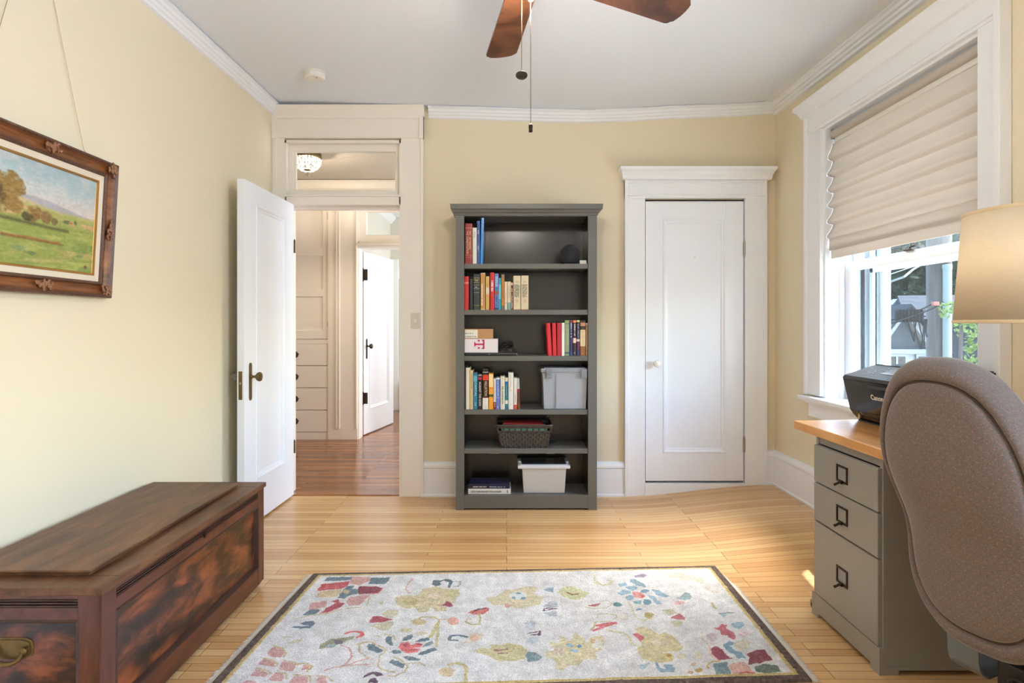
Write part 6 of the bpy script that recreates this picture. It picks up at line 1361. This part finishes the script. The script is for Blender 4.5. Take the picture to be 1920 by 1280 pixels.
text('Canon', 'brand_lettering', mat('cream_lettering', (226, 222, 206), .4), pr, Mpf @ Vector((.226, .078, .0014)), uvec, fs, .031, bold=.0008)
cu_ = Vector((.1445, 0, .0475)).normalized(); Mcp = local((1.5605, pyf, z0+.2087), uvec, cu_)
k = MB(Mcp); k.box(.175, .265, .055, .118, 0, .0015, .001); scn = k.build('display', mat('grey_display', (112, 112, 114), .15, var=.02), pr)
btn = mat('button_print', (168, 172, 180), .4)
k = MB(Mcp); rnd = random.Random(9)
for i, (a, b) in enumerate(((.085, .035), (.085, .06), (.11, .03), (.11, .052), (.115, .075), (.135, .05), (.12, .1), (.10, .085), (.15, .09), (.145, .115), (.13, .122), (.30, .07), (.31, .05), (.32, .09), (.16, .028), (.27, .02))):
    k.box(a-.005, a+.005, b-.0025, b+.0025, 0, .0012)
k.build('button', btn, pr)['kind'] = 'stuff'

# table lamp
lx, ly = 1.60, 1.755
lp = thing('table_lamp', 'lit table lamp with a cream fabric drum shade on the desk', 'lamp', (lx, ly, DZ1))
shm, n_, b_l = new_mat('lamp_shade_linen'); Ln = n_.links.new
mp = mapping(n_, (1, 1, 8)); no = N(n_, 'ShaderNodeTexNoise', Scale=60.0, Detail=3.0); Ln(mp.outputs[0], no.inputs['Vector'])
r_ = ramp(n_, [(.3, (232, 220, 198)), (.7, (238, 228, 208))]); Ln(no.outputs['Fac'], r_.inputs[0]); Ln(r_.outputs[0], b_l.inputs['Base Color']); b_l.inputs['Roughness'].default_value = .9
tl = N(n_, 'ShaderNodeBsdfTranslucent'); Ln(r_.outputs[0], tl.inputs[0]); ms = N(n_, 'ShaderNodeMixShader'); ms.inputs[0].default_value = .55
Ln(b_l.outputs[0], ms.inputs[1]); Ln(tl.outputs[0], ms.inputs[2]); Ln(ms.outputs[0], n_.nodes['Material Output'].inputs[0])
zs0, zs1 = 1.244, 1.585
k = MB(); k.lathe([(.196, zs0), (.172, zs1)], (lx, ly, 0), seg=64); shd = k.build('lamp_shade', shm, lp, smooth=True); so_ = shd.modifiers.new('s', 'SOLIDIFY'); so_.thickness = .002
for r_0, z_0 in ((.196, zs0+.004), (.172, zs1-.003)):
    k = MB(); k.lathe([(r_0+.0015, -.005), (r_0+.003, 0), (r_0+.0015, .005), (r_0-.003, .004), (r_0-.003, -.004), (r_0+.0015, -.005)], (lx, ly, z_0), seg=64)
    k.build('shade_trim', mat('shade_band', (220, 196, 156), .8), lp, smooth=True)
k = MB(); k.lathe([(0, DZ1), (.075, DZ1), (.078, DZ1+.012), (.04, DZ1+.03), (.016, DZ1+.05), (.018, DZ1+.10), (.02, DZ1+.17), (.018, DZ1+.24), (.014, DZ1+.31), (.012, DZ1+.33), (.012, DZ1+.42), (.012, DZ1+.52), (0, DZ1+.52)], (lx, ly, 0), seg=32); k.build('lamp_base', M['bronze'], lp, smooth=True)
k = MB()
for i in range(3):
    a = i*2*PI/3; k.tube([(lx, ly, zs1-.03), (lx+.168*math.cos(a), ly+.168*math.sin(a), zs1-.006)], .002, 6)
k.tube([(lx, ly, DZ1+.5), (lx, ly, zs1-.01)], .003, 6); k.build('harp', M['bronze'], lp)
k = MB(); k.lathe([(0, -.05), (.014, -.05), (.014, -.03), (.03, 0), (.03, .02), (.018, .04), (0, .046)], (lx, ly, zs0+.16), seg=20); k.build('bulb', (lambda t: (t[2].inputs.__getitem__('Emission Color').__setattr__('default_value', (1, .82, .6, 1)), t[2].inputs.__getitem__('Emission Strength').__setattr__('default_value', 1.6), t[0])[2])(new_mat('lamp_bulb_glass')), lp, smooth=True)
ld = bpy.data.lights.new('lamp_bulb_light', 'POINT'); ld.energy = 1.5; ld.color = (1, .95, .88); ld.shadow_soft_size = .035
lo = bpy.data.objects.new('lamp_bulb_light', ld); COL.objects.link(lo); lo.location = (lx, ly, zs0+.225)

# ------------------------------------------------------------------ office chair, seen from behind
chm, n_, b_c = new_mat('dotted_upholstery'); Ln = n_.links.new
uvn = N(n_, 'ShaderNodeUVMap'); uvn.uv_map = 'UVMap'
SP = .0118
def dots(off):
    ad = N(n_, 'ShaderNodeVectorMath', operation='ADD'); Ln(uvn.outputs[0], ad.inputs[0]); ad.inputs[1].default_value = (off, off, 0)
    sc_ = N(n_, 'ShaderNodeVectorMath', operation='SCALE'); Ln(ad.outputs[0], sc_.inputs[0]); sc_.inputs[3].default_value = 1/(SP*2)
    fr_ = N(n_, 'ShaderNodeVectorMath', operation='FRACTION'); Ln(sc_.outputs[0], fr_.inputs[0])
    sb_ = N(n_, 'ShaderNodeVectorMath', operation='SUBTRACT'); Ln(fr_.outputs[0], sb_.inputs[0]); sb_.inputs[1].default_value = (.5, .5, 0)
    ln = N(n_, 'ShaderNodeVectorMath', operation='LENGTH'); Ln(sb_.outputs[0], ln.inputs[0])
    lt = N(n_, 'ShaderNodeMath', operation='LESS_THAN'); Ln(ln.outputs['Value'], lt.inputs[0]); lt.inputs[1].default_value = .08; return lt
d1, d2 = dots(0), dots(SP); mxd = N(n_, 'ShaderNodeMath', operation='MAXIMUM'); Ln(d1.outputs[0], mxd.inputs[0]); Ln(d2.outputs[0], mxd.inputs[1])
tc = N(n_, 'ShaderNodeTexCoord'); no = N(n_, 'ShaderNodeTexNoise', Scale=420.0, Detail=2.0); Ln(tc.outputs['Object'], no.inputs['Vector'])
n3 = N(n_, 'ShaderNodeTexNoise', Scale=6.0, Detail=3.0); Ln(tc.outputs['Object'], n3.inputs['Vector'])
r_ = ramp(n_, [(.3, (94, 83, 78)), (.7, (122, 110, 104))]); Ln(no.outputs['Fac'], r_.inputs[0])
mx = N(n_, 'ShaderNodeMix', data_type='RGBA'); mm = N(n_, 'ShaderNodeMath', operation='MULTIPLY'); Ln(mxd.outputs[0], mm.inputs[0]); mm.inputs[1].default_value = .5
Ln(mm.outputs[0], mx.inputs[0]); Ln(r_.outputs[0], mx.inputs[6]); mx.inputs[7].default_value = s2l((170, 112, 92))+(1,)
Ln(mx.outputs[2], b_c.inputs['Base Color']); b_c.inputs['Roughness'].default_value = .95; b_c.inputs['Sheen Weight'].default_value = .35; b_c.inputs['Sheen Roughness'].default_value = .4
bp = N(n_, 'ShaderNodeBump', Strength=.3, Distance=.001); Ln(no.outputs['Fac'], bp.inputs['Height']); Ln(bp.outputs[0], b_c.inputs['Normal'])
M['chair'] = chm
Cb, Ct = Vector((1.222, 1.475, .398)), Vector((1.100, 1.50, 1.150))
Wv = Vector((.36, -.93, 0)).normalized(); Uv = (Ct-Cb); HGT = Uv.length; Uv.normalize(); Nv = Uv.cross(Wv).normalized()
if Nv.x > 0: Nv = -Nv          # points backwards, towards the camera side
oc = thing('office_chair', 'brown dotted fabric office chair seen from behind at the desk', 'chair', (1.40, 1.45, 0))
def cw(v):      # half width up the back
    return .200-.026*math.exp(-((v-.40)/.16)**2)-.014*sm((v-.6)/.4)
def outline(t):
    c, s_ = math.cos(t), math.sin(t); e = 2/(2.5 if s_ > 0 else 2.7)
    a = math.copysign(abs(c)**e, c); b = math.copysign(abs(s_)**e, s_); return a, b
def cpos(a, b, off):
    """a in -1..1 across, b in -1..1 up"""
    v = (b+1)/2; wd = cw(v)
    cen = Cb.lerp(Ct, v)+Nv*(.028*math.sin(PI*v*1.1)-.03*math.exp(-((v-.36)/.2)**2))
    wrap = -.055*abs(a)**2.4             # sides wrap forward around the sitter
    return cen+Wv*(a*wd)+Nv*(off+wrap)
def backmesh(sign, nm, rings, mt, parent):
    bm = bmesh.new(); uvl = bm.loops.layers.uv.new('UVMap'); NT = 96; prev = None; UV = {}
    ctr = bm.verts.new(cpos(0, 0, rings[0][1])); UV[ctr] = (0, 0)
    re_, lr, lo_ = 0., 0., rings[0][1]
    for (r, off) in rings:
        cur = []; re_ += math.hypot(r-lr, (off-lo_)/.2); lr, lo_ = r, off
        for i in range(NT):
            a, b = outline(2*PI*i/NT); a *= r; b *= r
            # folds of cloth round the upper right border
            o2 = off
            if sign > 0 and r > .84:
                ang = math.atan2(b, a)
                o2 += .004*math.exp(-((ang-.95)/.10)**2)*-1-.003*math.exp(-((ang-.78)/.05)**2)-.003*math.exp(-((ang-1.12)/.04)**2)
            v_ = bm.verts.new(cpos(a, b, o2)); UV[v_] = (a/r*re_*.2, b/r*re_*HGT/2); cur.append(v_)
        if prev is None:
            for i in range(NT): bm.faces.new([ctr, cur[i], cur[(i+1) % NT]])
        else:
            for i in range(NT): bm.faces.new([prev[i], cur[i], cur[(i+1) % NT], prev[(i+1) % NT]])
        prev = cur
    for f in bm.faces:
        for l in f.loops: l[uvl].uv = UV[l.vert]
    bmesh.ops.recalc_face_normals(bm, faces=bm.faces)
    me = bpy.data.meshes.new(nm); bm.to_mesh(me); bm.free(); me.materials.append(mt); me.shade_smooth()
    o = bpy.data.objects.new(nm, me); COL.objects.link(o); attach(o, parent); return o
IN_ = .85
rings = [(r, .040-.008*r**2) for r in np.linspace(.08, IN_-.05, 12)]+[(IN_-.03, .0325), (IN_-.015, .029), (IN_-.004, .022), (IN_+.002, .019), (IN_+.008, .022), (IN_+.02, .029), (IN_+.05, .034), (IN_+.085, .032), (.965, .024), (.985, .013), (.997, -.004), (1.0, -.02), (.995, -.035), (.98, -.047), (.95, -.055), (.88, -.058), (.5, -.05), (.1, -.048), (.01, -.048)]
br_o = backmesh(1, 'backrest', rings, chm, oc)
k = MB(); k.tube([cpos(outline(t)[0]*IN_, outline(t)[1]*IN_, .0235) for t in np.linspace(0, 2*PI, 121)[:-1]], .0024, 8, closed=True); k.build('piping', mat('piping_brown', (72, 58, 50), .9), br_o, smooth=True)
# seat, mechanism, bar, base
Fv = Vector((.93, .36, 0)).normalized(); Sc = Vector((1.60, 1.53, .41))
def seatpt(a, b, z): return Sc+Fv*b+Wv*a+Vector((0, 0, z))
k = MB(); 
NT = 40; lv = [(.92, -.045), (1.0, -.025), (1.0, .01), (.95, .03), (.7, .04), (.2, .036)]
loops = [[k.v(seatpt(outline(2*PI*i/NT)[0]*.215*r, outline(2*PI*i/NT)[1]*.205*r, z)) for i in range(NT)] for r, z in lv]
for A, B in zip(loops, loops[1:]):
    for i in range(NT): k.face([A[i], A[(i+1) % NT], B[(i+1) % NT], B[i]])
k.face(loops[0][::-1]); k.face(loops[-1]); k.build('seat', fabric('seat_fabric', (110, 96, 86)), oc, smooth=True)
k = MB(); c_ = [seatpt(a, b, z) for z in (-.12, -.046) for a, b in ((-.10, -.30), (.16, -.30), (.16, .15), (-.10, .15))]; k.hexa([tuple(q) for q in c_], .006)
for i in range(7):
    p = seatpt(-.05, -.31, -.085)+Fv*(.009*i); k.tube([p+Vector((.010*math.cos(t), 0, 0))*1+Wv*.012*math.cos(t)+Vector((0, 0, .012*math.sin(t))) for t in np.linspace(0, 2*PI, 12)[:-1]], .0022, 6, closed=True)
k.build('mechanism', M['black'], oc)
# flat steel bar that carries the back: rises behind the left of the seat
strip = mat('blue_grey_steel', (112, 124, 136), .32, .35, var=.08)
bc_ = Vector((1.235, 1.565, 0)); bw_ = Vector((.42, -.907, 0)).normalized(); bn_ = Vector((-.907, -.42, 0)).normalized()
path = [(0, .56), (0, .40), (.002, .345), (.008, .322), (.02, .305), (.045, .292), (.12, .288), (.30, .288)]
k = MB(); L1 = []; 
for (fw_, z) in path:
    c = bc_-bn_*fw_; L1.append([k.v(c+bw_*s_*.037+bn_*t_+Vector((0, 0, z-(.006 if t_ < 0 and fw_ > .02 else 0)))) for s_, t_ in ((-1, .003), (1, .003), (1, -.003), (-1, -.003))])
for A, B in zip(L1, L1[1:]):
    for i in range(4): k.face([A[i], A[(i+1) % 4], B[(i+1) % 4], B[i]])
k.face(L1[0][::-1]); k.face(L1[-1]); k.build('back_support_bar', strip, oc, smooth=True, angle=40)
k = MB(); k.lathe([(.028, .13), (.028, .25), (.018, .25), (.018, .345), (0, .345)], (Sc.x, Sc.y, 0), seg=20); k.build('gas_column', M['black'], oc, smooth=True)
for i in range(5):
    a = i*2*PI/5+.3; d = Vector((math.cos(a), math.sin(a), 0)); c = Vector((Sc.x, Sc.y, 0))
    k = MB(); k.tube([c+Vector((0, 0, .15)), c+d*.12+Vector((0, 0, .13)), c+d*.27+Vector((0, 0, .085))], [.03, .024, .016], 10); lg = k.build('base_leg', M['black'], oc, smooth=True)
    k = MB(); pw_ = c+d*.27; t_ = Vector((-d.y, d.x, 0)); k.lathe([(0, -.022), (.024, -.02), (.027, -.012), (.027, .012), (.024, .02), (0, .022)], pw_+Vector((0, 0, .0275)), t_, 18); k.build('caster', M['black'], lg, smooth=True)
